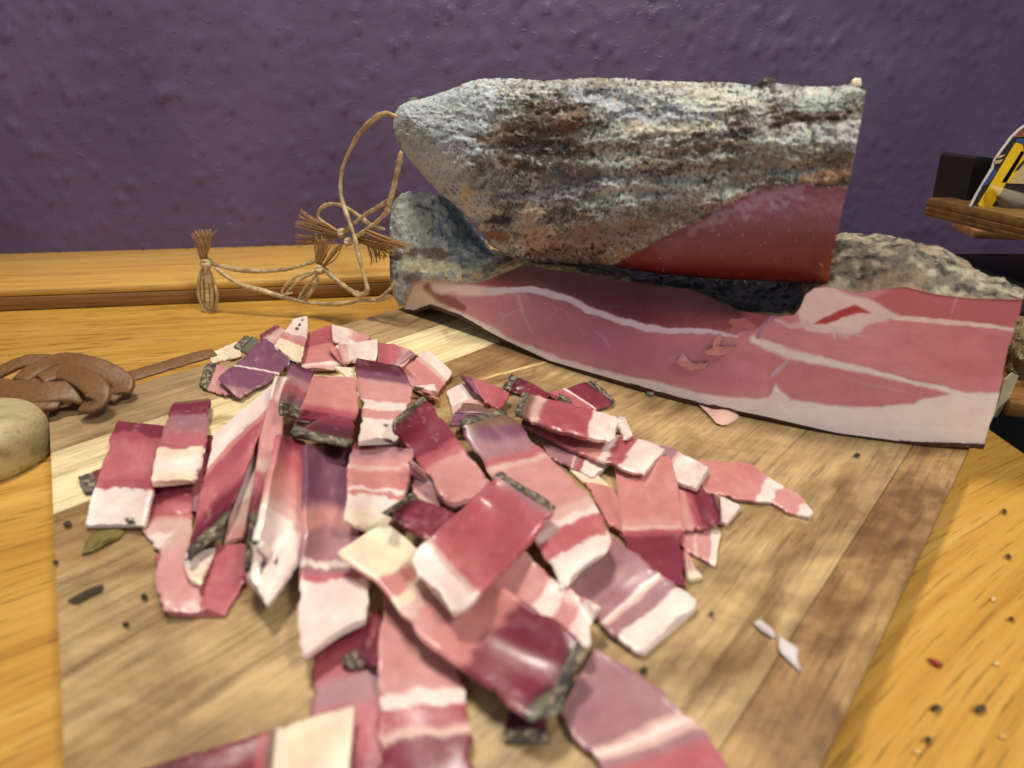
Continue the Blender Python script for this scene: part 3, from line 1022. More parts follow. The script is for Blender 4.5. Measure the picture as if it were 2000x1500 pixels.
U_items = [
    ("poly", [(760, 180), (870, 165), (960, 165), (985, 200), (940, 260), (925, 320), (905, 360), (880, 395), (820, 350), (760, 270)], 26, mould_c, 0.9),
    ("line", [(965, 190), (940, 250), (928, 300)], [16, 12, 8], (196, 204, 210), 0.7, 0.9),
    ("line", [(790, 300), (850, 325), (920, 320)], [14, 16, 8], (196, 198, 182), 0.6, 0.9),
    ("blob", (1050, 265, 120, 62, -10), 0.45, (96, 70, 52), 0.9),
    ("blob", (965, 265, 34, 16, -20), 0.5, (142, 98, 60), 0.7),
    ("blob", (1105, 245, 30, 30, 40), 0.6, (136, 96, 62), 0.65),
    ("blob", (1060, 295, 60, 26, 0), 0.6, (58, 54, 46), 0.75),
    ("line", [(1130, 182), (1200, 212), (1290, 235), (1390, 230)], [14, 20, 24, 18], (186, 194, 200), 0.62, 0.95),
    ("line", [(1150, 175), (1240, 195), (1330, 213)], [6, 11, 6], (66, 70, 80), 0.8, 0.9),
    ("line", [(1210, 255), (1300, 250), (1400, 240)], [10, 14, 10], (218, 200, 156), 0.85, 0.8),
    ("line", [(1180, 295), (1250, 310), (1300, 300)], [14, 22, 14], (206, 190, 152), 0.75, 0.85),
    ("line", [(1330, 185), (1430, 195), (1500, 215)], [10, 16, 10], (196, 186, 160), 0.6, 0.8),
    ("line", [(1430, 245), (1520, 236), (1600, 225), (1690, 205)], [10, 15, 17, 14], (92, 60, 48), 0.95, 0.6),
    ("line", [(1545, 205), (1620, 188), (1690, 180)], [4, 8, 6], (176, 180, 166), 0.8, 0.6),
    ("line", [(1500, 215), (1560, 215), (1680, 192)], [3, 6, 5], (60, 50, 42), 0.7, 0.6),
    ("line", [(1540, 262), (1620, 260), (1690, 270)], [10, 17, 22], (186, 184, 178), 0.75, 0.6),
    ("line", [(1440, 300), (1540, 310), (1680, 330)], [14, 20, 18], (132, 118, 104), 0.55, 0.8),
    ("line", [(1060, 490), (1150, 470), (1250, 440), (1330, 418), (1400, 395)], [26, 32, 30, 18, 8], (156, 114, 88), 0.92, 0.5),
    ("line", [(1180, 512), (1283, 462), (1387, 408), (1483, 356)], [6, 7, 8, 5], (172, 124, 84), 0.9, 0.5),
    ("line", [(1363, 395), (1440, 372), (1480, 362)], [5, 7, 3], (200, 206, 190), 0.9, 0.6),
    ("line", [(1560, 352), (1620, 342), (1690, 322)], [7, 14, 16], (190, 128, 74), 0.9, 0.5),
    ("blob", (1600, 370, 26, 7, 0), 0.5, (44, 34, 30), 0.8),
    ("blob", (1655, 350, 8, 10, 0), 0.5, (40, 34, 32), 0.8),
    ("blob", (1042, 440, 30, 46, 12), 0.35, (198, 160, 118), 0.95),
    ("blob", (1045, 478, 34, 18, 10), 0.5, (186, 140, 104), 0.9),
    ("blob", (978, 430, 28, 17, -10), 0.4, (62, 38, 38), 0.95),
    ("blob", (970, 464, 26, 12, 15), 0.4, (158, 96, 48), 0.95),
    ("blob", (1100, 500, 60, 16, 5), 0.5, (120, 70, 54), 0.8),
    ("blob", (905, 380, 9, 15, 10), 0.4, (212, 184, 112), 0.95),
    ("blob", (940, 448, 7, 8, 0), 0.4, (206, 178, 130), 0.95),
    ("blob", (925, 355, 24, 18, 0), 0.5, (92, 64, 54), 0.7),
    ("line", [(1060, 155), (1180, 160), (1300, 166), (1450, 172)], 7, (150, 126, 92), 0.55, 0.8),
    ("line", [(1495, 168), (1520, 172)], 8, (60, 56, 46), 0.8, 0.7),
    ("line", [(1180, 288), (1290, 276), (1400, 262), (1500, 262)], [3, 5, 5, 3], (70, 60, 54), 0.8, 0.9),
    ("line", [(1010, 335), (1100, 318), (1160, 300)], [5, 8, 4], (74, 66, 60), 0.7, 0.9),
    ("line", [(1060, 425), (1180, 402), (1330, 366), (1420, 340)], [5, 7, 7, 4], (72, 66, 62), 0.75, 0.9),
    ("line", [(1240, 345), (1340, 326), (1440, 316)], [4, 6, 4], (86, 72, 62), 0.7, 0.9),
    ("line", [(990, 388), (1080, 370), (1200, 345)], [16, 24, 16], (166, 172, 172), 0.65, 0.95),
    ("line", [(1290, 400), (1380, 372), (1460, 345)], [8, 12, 8], (150, 150, 138), 0.6, 0.95),
    ("blob", (1420, 190, 60, 16, 5), 0.6, (196, 184, 148), 0.7),
    ("blob", (1110, 350, 90, 26, -12), 0.7, (96, 92, 90), 0.7),
    ("blob", (1010, 380, 40, 30, -30), 0.7, (84, 74, 66), 0.7),
    ("blob", (1380, 290, 110, 14, -8), 0.7, (112, 90, 80), 0.7),
    ("blob", (1250, 375, 90, 16, -12), 0.7, (176, 178, 168), 0.6),
    ("blob", (1480, 325, 90, 16, -8), 0.7, (150, 138, 124), 0.6),
    ("line", [(850, 215), (900, 195), (960, 178)], [3, 6, 3], (110, 112, 106), 0.6, 0.9),
    ("line", [(800, 250), (850, 262), (905, 250)], [6, 12, 6], (134, 140, 138), 0.6, 0.9),
    ("line", [(800, 232), (790, 262), (800, 285)], [3, 5, 3], (120, 122, 116), 0.6, 0.9),
]
Cu = paint(Cu, PU, [(*it[:3], tuple(np.array(it[3]) * 0.80 + 0.20 * np.mean(it[3])), *it[4:]) for it in U_items], 15.0, 101, 1.3)
bandm_ = np.maximum(1 - seg_dist(PU, [(1060, 490), (1150, 470), (1250, 440), (1330, 418)])[0] / 50, 1.5 - np.hypot((PU[..., 0] - 1045) / 90, (PU[..., 1] - 262) / 50))
Cu = Cu * 0.80 + 0.20 * Cu.mean(-1, keepdims=True)
powd = sstep(0.02, 0.40, fbm(PU[..., 0] / 48, PU[..., 1] / 30, 8, 4, 411) + 0.25 * nD)[..., None] * 0.55 * (1 - 0.8 * np.clip(bandm_, 0, 1))[..., None]
Cu = Cu * (1 - powd) + lin((184, 190, 178)) * powd
Cu = Cu * np.array([0.97, 1.0, 1.04])
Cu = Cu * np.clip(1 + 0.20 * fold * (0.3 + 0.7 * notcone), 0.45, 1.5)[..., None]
hs = fbm((PU[..., 0] + PU[..., 1] * 0.7) / 3.2, (PU[..., 1] - PU[..., 0] * 0.5) / 9.0, 0, 2, 301)
cone = 0.3 + 0.7 * notcone
q = (sstep(0.36, 0.52, hs) * 0.6 * (0.5 + 0.5 * notcone))[..., None]
Cu = Cu * (1 - q) + lin((58, 54, 52)) * q
pk_ = vnoise(PU[..., 0] / 4.6, PU[..., 1] / 4.6, 0, 303) + 0.35 * low
q = (sstep(0.62, 0.78, pk_) * 0.85 * cone)[..., None]
Cu = Cu * (1 - q) + lin((34, 32, 32)) * q
pk2 = vnoise(PU[..., 0] / 5.2, PU[..., 1] / 4.4, 4, 305) + 0.3 * str_
bandm = 1 - seg_dist(PU, [(1060, 490), (1150, 470), (1250, 440), (1330, 418)])[0] / 40
q = (sstep(0.62, 0.78, pk2) * 0.4 * (1 - sstep(0, .4, bandm)) * cone)[..., None]
Cu = Cu * (1 - q) + lin((216, 208, 184)) * q
# bare lean wedge
red = np.ones_like(Cu) * lin((116, 44, 48))
redv = [
    ("line", [(1300, 480), (1420, 440), (1560, 420), (1660, 410)], [20, 48, 60, 50], (134, 88, 100), 0.8, 0.95),  # purple sheen of reflected light, painted into the lean
    ("line", [(1260, 530), (1400, 535), (1600, 550)], [10, 22, 30], (104, 36, 34), 0.8, 0.9),  # shade of the underside, painted into the lean
    ("line", [(1675, 360), (1650, 450), (1620, 560)], [7, 15, 18], (158, 76, 46), 0.6, 0.95),
    ("line", [(1350, 458), (1390, 435), (1450, 408), (1490, 385), (1560, 372)], [9, 12, 14, 20, 12], (168, 148, 162), 0.38, 0.95),
]
red = paint(red, PU, redv[:3], 7.0, 111)
red = paint(red, PU, redv[3:], 9.0, 113, 2.2)
red = red * (1 + 0.12 * nB[..., None])
spk = vnoise(PU[..., 0] / 5, PU[..., 1] / 5, 0, 115)
red = np.where((spk > 0.92)[..., None], red * 0.5 + 0.55 * lin((200, 160, 120)), red)
Cu = Cu * (1 - wm[..., None]) + red * wm[..., None]
Cu = np.clip(Cu, 0.004, 1)
ham2 = thing("ham_half", "upper half ham with grey mouldy rind and a smooth dark red wedge", "ham", group="halves of cured ham stacked by the wall")
FU = grid_faces(NU_, NV_)
wc = (wsd[:-1, :-1] > 0).ravel()
glossu = np.clip(wm, 0, 1)
sub_mesh("rind", UF, FU, ~wc, M_CRUST, ham2, Cu, fl={"gloss": glossu})
sub_mesh("bare_lean", UF, FU, wc, M_CRUST, ham2, Cu, fl={"gloss": glossu})
# back half and the cut end
PB = PU[::4, ::4]
bulb = bulge[::4, ::4]
UB = on_face(PB, OFF + 0.002)
BV = UB.copy()
BV[..., 1] += bulb * 0.034
# drop the back points straight behind so that the outline is shared
make_mesh("back_rind", BV, grid_faces(*BV.shape[:2], flip=True), M_CRUST, ham2, Cu[::4, ::4], fl={"gloss": glossu[::4, ::4]})
fe, be = UF[-1], on_face(PU[-1], OFF + 0.002)
be = be + np.array([0, 1, 0]) * (bulge[-1] * 0.034)[:, None]
CE = np.stack([fe, 0.5 * (fe + be) + np.array([0.002, 0, 0]), be], 0)
make_mesh("cut_end", CE, grid_faces(3, NV_), M_MEAT, ham2, np.ones(CE.shape) * lin((160, 78, 66)))
# knobbly tags of skin on the tip and top edge
def nub(p, off, rx, ry, rz, c, par, name="skin_tag", seed=1):
    cen = on_face(np.array(p, float), off)
    nu, nv = 14, 12
    a = np.linspace(0, math.pi, nu)[:, None]
    b = np.linspace(0, 2 * math.pi, nv, endpoint=False)[None]
    D = np.stack([np.sin(a) * np.cos(b), np.sin(a) * np.sin(b), np.cos(a) + 0 * b], -1)
    rr = 1 + 0.35 * fbm(D[..., 0] * 2, D[..., 1] * 2, D[..., 2] * 2, 3, seed)
    V = cen + D * rr[..., None] * np.array([rx, ry, rz])
    cc = np.ones(V.shape) * lin(c) * (1 + 0.4 * fbm(D[..., 0] * 5, D[..., 1] * 5, D[..., 2] * 5, 3, seed))[..., None]
    return make_mesh(name, V, grid_faces(nu, nv, True), M_CRUST, par, np.clip(cc, .01, 1), fl={"gloss": np.zeros(V.shape[:2])})
nub((808, 202), 0.03, .0050, .004, .0042, (104, 94, 80), ham2, seed=3)
nub((1500, 165), 0.03, .0050, .004, .0030, (70, 66, 56), ham2, seed=4)
nub((1671, 166), 0.03, .0024, .002, .0030, (220, 206, 170), ham2, seed=5)
nub((838, 398), 0.045, .0045, .004, .0030, (62, 58, 56), ham, seed=6)

# ------------------------------------------------------------------ slices, stacked from the bottom up on a height map
def soft(c):
    c = np.array(c, float)
    if c[1] > 170:
        return c
    return np.clip(c * np.array([0.97, 1.06, 1.05]) + np.array([0, 3, 3]), 0, 235)


KEY = {"F": (232, 208, 200), "C": (232, 210, 184), "W": (236, 216, 206), "P": (206, 132, 128), "S": (202, 120, 114), "R": (186, 92, 98),
       "D": (126, 40, 56), "X": (88, 28, 42), "M": (166, 106, 112), "U": (126, 70, 90), "B": (126, 84, 68), "K": (106, 98, 76), "T": (216, 160, 150), "E": (172, 76, 84)}
HC = 0.001
HX0, HY0 = -0.32, 0.02
HM = np.zeros((640, 520))


def h_at(P):
    i = np.clip(((P[..., 0] - HX0) / HC).astype(int), 0, HM.shape[0] - 1)
    j = np.clip(((P[..., 1] - HY0) / HC).astype(int), 0, HM.shape[1] - 1)
    return HM[i, j]


def gsm(A, sx, sy):
    for ax, s in ((0, sx), (1, sy)):
        if s <= 0:
            continue
        n = max(1, int(2.5 * s))
        k = np.exp(-0.5 * (np.arange(-n, n + 1) / s) ** 2)
        k /= k.sum()
        pad = [(0, 0), (0, 0)]
        pad[ax] = (n, n)
        Q = np.pad(A, pad, mode="edge")
        A = sum(k[i] * np.take(Q, np.arange(i, i + A.shape[ax]), axis=ax) for i in range(2 * n + 1))
    return A


SLN = [0]


def S(label, Lp, Rp, prof, rk=0.0, re_=None, fe=None, fs=None, slant=0.0, th=2.2, lift=(0, 0), arch=0.0, roll=0.0, dots=(), wig=0.026):
    SLN[0] += 1
    sd = SLN[0] * 13
    n = 64
    nv = 21
    l2, r2 = resample(Lp, n, 2), resample(Rp, n, 2)
    v = np.linspace(0, 1, nv)
    uu = np.linspace(0, 1, n)
    P = l2[:, None] * (1 - v[None, :, None]) + r2[:, None] * v[None, :, None]
    scale = np.linalg.norm(l2 - r2, axis=1).mean()
    P = P + np.stack([fbm(uu[:, None] * 7, v[None] * 1.5, sd, 3, 7), fbm(uu[:, None] * 7, v[None] * 1.5, sd + 5.5, 3, 8)], -1) * min(scale, 100) * 0.022
    # soft corners, uneven cut edges
    cr = np.clip((0.07 - np.minimum(uu, 1 - uu)) / 0.07, 0, 1) ** 2.4
    rr_ = np.where(uu < 0.5, 0.02 + 0.08 * ((sd * 7) % 10) / 10, 0.03 + 0.15 * ((sd * 3) % 10) / 10)
    mid_ = (l2 + r2)[:, None] / 2
    wav = fbm(uu * 4.5, sd * 0.77, 0, 3, 10)[:, None] * 0.07
    P = mid_ + (P - mid_) * (1 - cr * rr_)[:, None, None] * (1 + wav[..., None])
    bow = fbm(uu * 1.6, sd * 1.31, 0, 2, 11) * 0.07 * np.sin(uu * math.pi)
    P = P + ((r2 - l2) * bow[:, None])[:, None]
    # ragged ends
    nick = np.clip(np.abs(fbm(uu * 9, sd * 2.3, 1, 3, 13)) - 0.25, 0, 1)[:, None] * 0.25
    P = P + (mid_ - P) * nick[..., None] * (np.abs(v - 0.5)[None, :, None] * 2) ** 6
    endw = (sstep(0.88, 1, uu) + sstep(0.12, 0, uu) * 0 - 0)[:, None]
    dirv = (l2[-1] + r2[-1]) / 2 - (l2[-5] + r2[-5]) / 2
    dirv /= np.linalg.norm(dirv) + 1e-9
    P = P + endw[..., None] * dirv * (fbm(v[None] * 3.0 + 0 * uu[:, None], sd * 1.7, 0, 3, 9) * scale * 0.10)[..., None]
    t = th * 0.82 / 1000.0
    z = np.full(P.shape[:2], t + 0.0005)
    for it in range(6):
        Wd = at_z(P, z)
        h = h_at(Wd)
        hp = np.pad(h, 2, mode="edge")
        hm = np.max([hp[a:a + n, b:b + nv] for a in range(5) for b in range(5)], axis=0)
        zs = gsm(hm, 6.4, 4.2)
        z = zs + t + 0.0004
    z = z + (np.maximum(0, (h_at(at_z(P, z)) + t * 0.8) - z)).max() * 0.6
    z = z + np.interp(uu, [0, 1], [lift[0], lift[1]])[:, None] / 1000 + arch / 1000 * np.sin(uu * math.pi)[:, None] + roll / 1000 * (v - 0.5)[None]
    z = z + fbm(uu[:, None] * 2.6, v[None] * 1.1, sd, 2, 12) * 0.0017 + (np.abs(v - 0.5)[None] * 2) ** 2 * (((sd // 13) % 3) - 1) * 0.0009
    z = np.maximum(z, t + 0.0004)
    Vt = at_z(P, z)
    # rasterise into the height map
    uf = np.linspace(0, n - 1, n * 3)
    vf = np.linspace(0, nv - 1, nv * 3)
    ui = np.clip(uf.astype(int), 0, n - 2)
    vi = np.clip(vf.astype(int), 0, nv - 2)
    fu, fv = (uf - ui)[:, None, None], (vf - vi)[None, :, None]
    Q = (Vt[ui][:, vi] * (1 - fu) * (1 - fv) + Vt[ui + 1][:, vi] * fu * (1 - fv) + Vt[ui][:, vi + 1] * (1 - fu) * fv + Vt[ui + 1][:, vi + 1] * fu * fv).reshape(-1, 3)
    ii = np.clip(((Q[:, 0] - HX0) / HC).astype(int), 0, HM.shape[0] - 1)
    jj = np.clip(((Q[:, 1] - HY0) / HC).astype(int), 0, HM.shape[1] - 1)
    np.maximum.at(HM, (ii, jj), Q[:, 2])
    # colours: bands across the slice, warped, with fibres
    U_, V_ = np.meshgrid(uu, v, indexing="ij")
    ue = U_ + slant * (V_ - 0.5) + wig * 1.6 * fbm(U_ * 3, V_ * 2.2, sd, 4, 14) + wig * 0.5 * fbm(U_ * 14, V_ * 9, sd, 2, 15)
    pu = [p[0] for p in prof]
    pc = np.array([lin(soft(KEY[p[1]])) for p in prof])
    ue = np.clip(ue, pu[0], pu[-1])
    Cc = np.zeros(ue.shape + (3,)) + pc[0]
    for a_ in range(len(pu) - 1):
        hard = (KEY[prof[a_][1]][1] > 170) != (KEY[prof[a_ + 1][1]][1] > 170)
        f_ = (ue - pu[a_]) / (pu[a_ + 1] - pu[a_] + 1e-9)
        f_ = sstep(0.38, 0.62, f_) if hard else sstep(0.18, 0.82, f_)
        Cc = np.where((ue >= pu[a_])[..., None], pc[a_] * (1 - f_[..., None]) + pc[a_ + 1] * f_[..., None], Cc)
    fib = fbm(U_ * 26, V_ * 5, sd, 3, 16)
    blot = fbm(U_ * 5, V_ * 3, sd + 2, 3, 18)
    Cc = Cc * (1 + np.array([0.05, 0.10, 0.09]) * fib[..., None] + np.array([0.07, 0.15, 0.13]) * blot[..., None])
    fatl = sstep(0.50, 0.62, Cc[..., 1])[..., None]
    Cc = Cc * (1 + fatl * np.array([0.0, 0.02, 0.0]))
    # little streaks of marbling
    marb = np.maximum(sstep(0.30, 0.5, fbm(U_ * 10 + V_ * 3, V_ * 6 - U_ * 4, sd, 3, 19)) * 0.10, (1 - sstep(0.0, 0.05, np.abs(fbm(U_ * 6 + V_ * 1.5, V_ * 2.2 - U_ * 2, sd + 3, 3, 29)))) * sstep(0.05, 0.35, fbm(U_ * 3, V_ * 3, sd + 9, 2, 30)) * 0.28)[..., None] * (1 - fatl)
    Cc = Cc * (1 - fatl * 0.07 * sstep(0.1, 0.5, fbm(U_ * 5, V_ * 2.5, sd + 1, 3, 31))[..., None] * np.array([0.2, 1.0, 0.9]))
    Cc = Cc * (1 - marb) + lin((222, 178, 172)) * marb
    for (du, dv, dr) in dots:
        dm = (1 - sstep(dr * .6, dr * 1.3, np.hypot((U_ - du) * 2.2, (V_ - dv)) * (1 + 0.5 * fbm(U_ * 40, V_ * 20, sd, 2, 21))))[..., None]
        Cc = Cc * (1 - dm) + lin((58, 48, 36)) * dm
    Cc = np.clip(Cc, 0.01, 0.95)
    # ring of points round the strip: underside, rounded edges, top
    e = t * 0.26
    acr = (Vt[:, -1] - Vt[:, 0])
    acr /= np.linalg.norm(acr, axis=1)[:, None] + 1e-9
    nrm = np.cross(np.gradient(Vt, axis=0), np.gradient(Vt, axis=1))
    nrm /= np.linalg.norm(nrm, axis=-1)[..., None] + 1e-12
    nrm = np.where(nrm[..., 2:] < 0, -nrm, nrm)
    top_ = Vt.copy()
    ringV = [Vt[:, 0] - nrm[:, 0] * t, Vt[:, 0] - nrm[:, 0] * e - acr * e * 0.6]
    ringC = [Cc[:, 0], Cc[:, 0]]
    for k in range(nv):
        if k == 0:
            ringV.append(Vt[:, 0] + acr * e * 0.8)
        elif k == nv - 1:
            ringV.append(Vt[:, -1] - acr * e * 0.8)
        else:
            ringV.append(Vt[:, k])
        ringC.append(Cc[:, k])
    ringV += [Vt[:, -1] - nrm[:, -1] * e + acr * e * 0.6, Vt[:, -1] - nrm[:, -1] * t]
    ringC += [Cc[:, -1], Cc[:, -1]]
    mid = nv // 2
    ringV.append(Vt[:, mid] - nrm[:, mid] * t)
    ringC.append(Cc[:, mid])
    RVs = np.stack(ringV, 1)
    RCs = np.stack(ringC, 1)
    nr = RVs.shape[1]
    # end caps are extra rings pulled in
    def capped(i0, i1):
        VV, CC = RVs[i0:i1 + 1], RCs[i0:i1 + 1]
        Fs = grid_faces(i1 - i0 + 1, nr, True).tolist()
        if i0 == 0:
            Fs.append(list(range(nr)))
        if i1 == n - 1:
            Fs.append([(i1 - i0) * nr + k for k in reversed(range(nr))])
        return VV.reshape(-1, 3), Fs, CC.reshape(-1, 3)
    root = thing("ham_slice", label, "ham slice", group="slices of cured ham piled on the board")
    cuts = [0, n - 1]
    ir = int(round(rk * (n - 1))) if rk else 0
    is_ = int(round(fs * (n - 1))) if fs else 0
    ie = int(round(fe * (n - 1))) if fe else n - 1
    segs = []
    if ir:
        segs.append(("rind", 0, ir))
    if is_:
        segs.append(("fat", 0, is_))
    if re_:
        ie = int(round(re_ * (n - 1)))
    segs.append(("lean", max(ir, is_), ie))
    if re_:
        segs.append(("rind", ie, n - 1))
    if fe:
        segs.append(("fat", ie, n - 1))
    for nm, i0, i1 in segs:
        if i1 <= i0:
            continue
        VV, FF_, CC = capped(i0, i1)
        if nm == "rind":
            VV = VV.copy()
            qn = VV * 1000
            dsp = fbm(qn[:, 0] / 2.6, qn[:, 1] / 2.6, qn[:, 2] / 2.6, 3, sd)
            VV[:, 2] += dsp * 0.0011 + 0.0003
            VV[:, 1] -= np.abs(dsp) * 0.0006
            kk = fbm(qn[:, 0] / 1.6, qn[:, 1] / 1.6, qn[:, 2] / 1.6, 3, sd + 3)[:, None]
            CC = lin((84, 75, 64)) * (1 + 0.0 * kk)
            ka, kb = sstep(-0.05, 0.5, kk), sstep(0.0, 0.5, -kk)
            CC = CC * (1 - ka) * (1 - kb) + lin((158, 146, 120)) * ka + lin((44, 38, 36)) * kb
            make_mesh("rind", VV, FF_, M_CRUST, root, np.clip(CC, .01, 1), fl={"gloss": np.full(len(VV), 0.45)})
        else:
            make_mesh(nm, VV, FF_, M_MEAT, root, CC, sharp=48)
    return root


# far pieces first, lowest in the heap
S("dark red slice bit with a dark rind tip poking out left of the heap", [(152, 930), (230, 900), (330, 905)], [(166, 962), (240, 955), (340, 960)], [(0, "K"), (.1, "K"), (.2, "D"), (1, "R")], rk=.16)
S("cream fat bit with a black fleck beside the leather strap's end", [(408, 690), (435, 678), (462, 666)], [(414, 708), (440, 702), (472, 694)], [(0, "C"), (1, "C")], fs=.5, th=1.6)
S("narrow pink slice with dark rind tip at the back left of the heap", [(388, 752), (420, 765), (462, 770)], [(404, 706), (440, 715), (478, 722)], [(0, "K"), (.22, "K"), (.3, "P"), (1, "M")], rk=.26)
S("small dark red slice with white flecked rind behind the purple slice", [(456, 676), (490, 690), (540, 700)], [(478, 656), (510, 662), (560, 676)], [(0, "D"), (.3, "K"), (.45, "E"), (1, "R")], rk=.18)
S("red and pink slice with a thin dark rim at the far back of the heap", [(506, 654), (530, 680), (560, 700)], [(540, 633), (566, 650), (590, 668)], [(0, "B"), (.08, "D"), (.25, "T"), (.6, "E"), (1, "R")])
S("pink slice at the back edge of the heap under the broad fat block", [(736, 669), (770, 672), (806, 684)], [(738, 712), (770, 716), (800, 706)], [(0, "E"), (.5, "R"), (1, "T")])
S("red and salmon slice with a white seam behind the upright fat tip", [(590, 652), (588, 690), (584, 722)], [(650, 634), (664, 668), (684, 718)], [(0, "R"), (.12, "E"), (.35, "E"), (.45, "S"), (.8, "S"), (.86, "F"), (.95, "T"), (1, "S")])
S("white fat end turning into pink at the far back right of the heap", [(650, 664), (682, 672), (716, 668)], [(648, 633), (680, 640), (722, 656)], [(0, "F"), (.42, "F"), (.5, "T"), (.65, "P"), (1, "P")], fs=.42)
S("slice ending in a broad pale fat block at the back of the heap", [(676, 716), (690, 700), (700, 668)], [(640, 680), (660, 672), (676, 662)], [(0, "S"), (.2, "S"), (.5, "F"), (1, "F")])
S("pale block of fat on a pink slice in the back row of the heap", [(668, 706), (700, 704), (735, 700)], [(660, 672), (700, 668), (737, 661)], [(0, "P"), (.15, "T"), (.3, "F"), (1, "F")], fe=.3, th=3)
S("greyish pink strip leaning against a slice at the back right", [(764, 710), (785, 722), (800, 726)], [(800, 684), (812, 690), (824, 698)], [(0, "M"), (.45, "T"), (.6, "D"), (1, "D")], lift=(2, 1))
S("pale salmon slice with a slanted white fat edge at the back right of the heap", [(832, 679), (810, 705), (780, 730)], [(885, 728), (865, 755), (842, 780)], [(0, "F"), (.24, "F"), (.32, "T"), (.45, "S"), (.7, "S"), (1, "P")], fs=.26)
S("purple lean slice with a thin white seam at the left back of the heap", [(424, 738), (470, 700), (518, 656)], [(464, 778), (520, 745), (570, 706)], [(0, "M"), (.12, "U"), (.28, "U"), (.5, "U"), (.53, "W"), (.56, "U"), (1, "U")], lift=(1, 3), slant=-.4, wig=.008)
S("upright white fat tip with black flecks standing at the back of the heap", [(574, 622), (556, 648), (534, 676)], [(599, 617), (599, 660), (584, 708)], [(0, "F"), (.42, "F"), (.5, "P"), (.62, "S"), (.72, "C"), (1, "C")], fs=.42, lift=(7, 2), dots=((.2, .55, .09), (.3, .45, .10), (.08, .7, .06)))
# left fan
S("dark red slice glimpsed in the gap left of the pepper flecked foot", [(520, 900), (505, 980), (490, 1050)], [(600, 900), (600, 1000), (596, 1090)], [(0, "X"), (.4, "D"), (1, "R")])
S("rose slice low in the heap between the two white ended left slices", [(318, 850), (306, 930), (300, 985)], [(420, 850), (410, 940), (400, 1000)], [(0, "D"), (.5, "R"), (1, "M")])
S("folded pale pink and red slice lowest at the left of the heap", [(302, 1080), (322, 1165), (330, 1192)], [(480, 1060), (492, 1110), (440, 1197)], [(0, "R"), (1, "R")], th=2)
S("dark red slice under the two white ended slices at the left", [(285, 948), (272, 1030), (318, 1085)], [(378, 950), (372, 1020), (380, 1090)], [(0, "D"), (.35, "R"), (.55, "T"), (.75, "F"), (1, "P")], wig=.05)
S("curved pale pink slice lying flat at the lower left of the heap", [(318, 1060), (303, 1120), (316, 1190)], [(372, 1010), (380, 1100), (400, 1196)], [(0, "T"), (.4, "P"), (1, "P")], wig=.05)
S("red slice with white fat foot, leftmost in the heap", [(229, 820), (200, 900), (166, 1024)], [(322, 832), (300, 930), (276, 1030)], [(0, "D"), (.1, "D"), (.14, "E"), (.25, "R"), (.5, "R"), (.6, "E"), (.645, "E"), (.66, "F"), (.85, "W"), (1, "W")], fe=.65, arch=1.5, lift=(2, 0), th=2.6, dots=((.97, .78, .08), (.95, .7, .05)))
S("dark topped slice ending in a thick square block of fat at the left", [(337, 785), (316, 850), (293, 938)], [(412, 778), (404, 850), (386, 938)], [(0, "B"), (.06, "D"), (.16, "D"), (.22, "M"), (.58, "R"), (.62, "C"), (.8, "W"), (1, "C")], fe=.61, arch=2, lift=(3, 3), th=4.0)
S("steep slice with fat foot hidden behind rind ends at the lower left", [(362, 1080), (362, 1110), (372, 1136)], [(420, 1070), (405, 1110), (392, 1140)], [(0, "F"), (1, "C")], fs=.6)
S("strip with ridge of white fat and pink beside the rind tipped slice", [(476, 852), (462, 940), (440, 1058)], [(514, 806), (496, 930), (472, 1048)], [(0, "P"), (.3, "P"), (.38, "F"), (.62, "F"), (.75, "T"), (1, "P")], lift=(4, 1))
S("red slice with slanted white top and mouldy rind foot at the left", [(420, 846), (392, 960), (363, 1092)], [(545, 738), (498, 880), (432, 1040)], [(0, "R"), (.06, "K"), (.1, "K"), (.13, "X"), (.3, "U"), (.5, "R"), (.68, "E"), (.76, "S"), (.8, "F"), (1, "F")][::-1] and [(0, "F"), (.20, "F"), (.25, "S"), (.32, "E"), (.55, "R"), (.75, "D"), (.86, "X"), (.93, "K"), (1, "K")], fs=.2, re_=.91, lift=(4, 3), slant=.10, th=2.6)
S("narrow upright slice with white top and greenish rind foot", [(540, 734), (508, 850), (492, 950), (478, 1112)], [(565, 738), (546, 860), (520, 980), (500, 1104)], [(0, "F"), (.1, "F"), (.16, "P"), (.42, "P"), (.48, "T"), (.52, "R"), (.68, "D"), (.74, "K"), (1, "K")], fs=.1, re_=.73, lift=(6, 3), th=2.4)
S("slice ending in a pointed white foot with black pepper flecks", [(546, 848), (524, 960), (488, 1124)], [(597, 862), (600, 1058), (520, 1178)], [(0, "D"), (.12, "R"), (.3, "S"), (.42, "P"), (.5, "T"), (.56, "F"), (1, "W")], fe=.55, slant=-.1, lift=(3, 1), th=3.0, wig=.05, dots=((.86, .35, .09), (.78, .62, .06)))
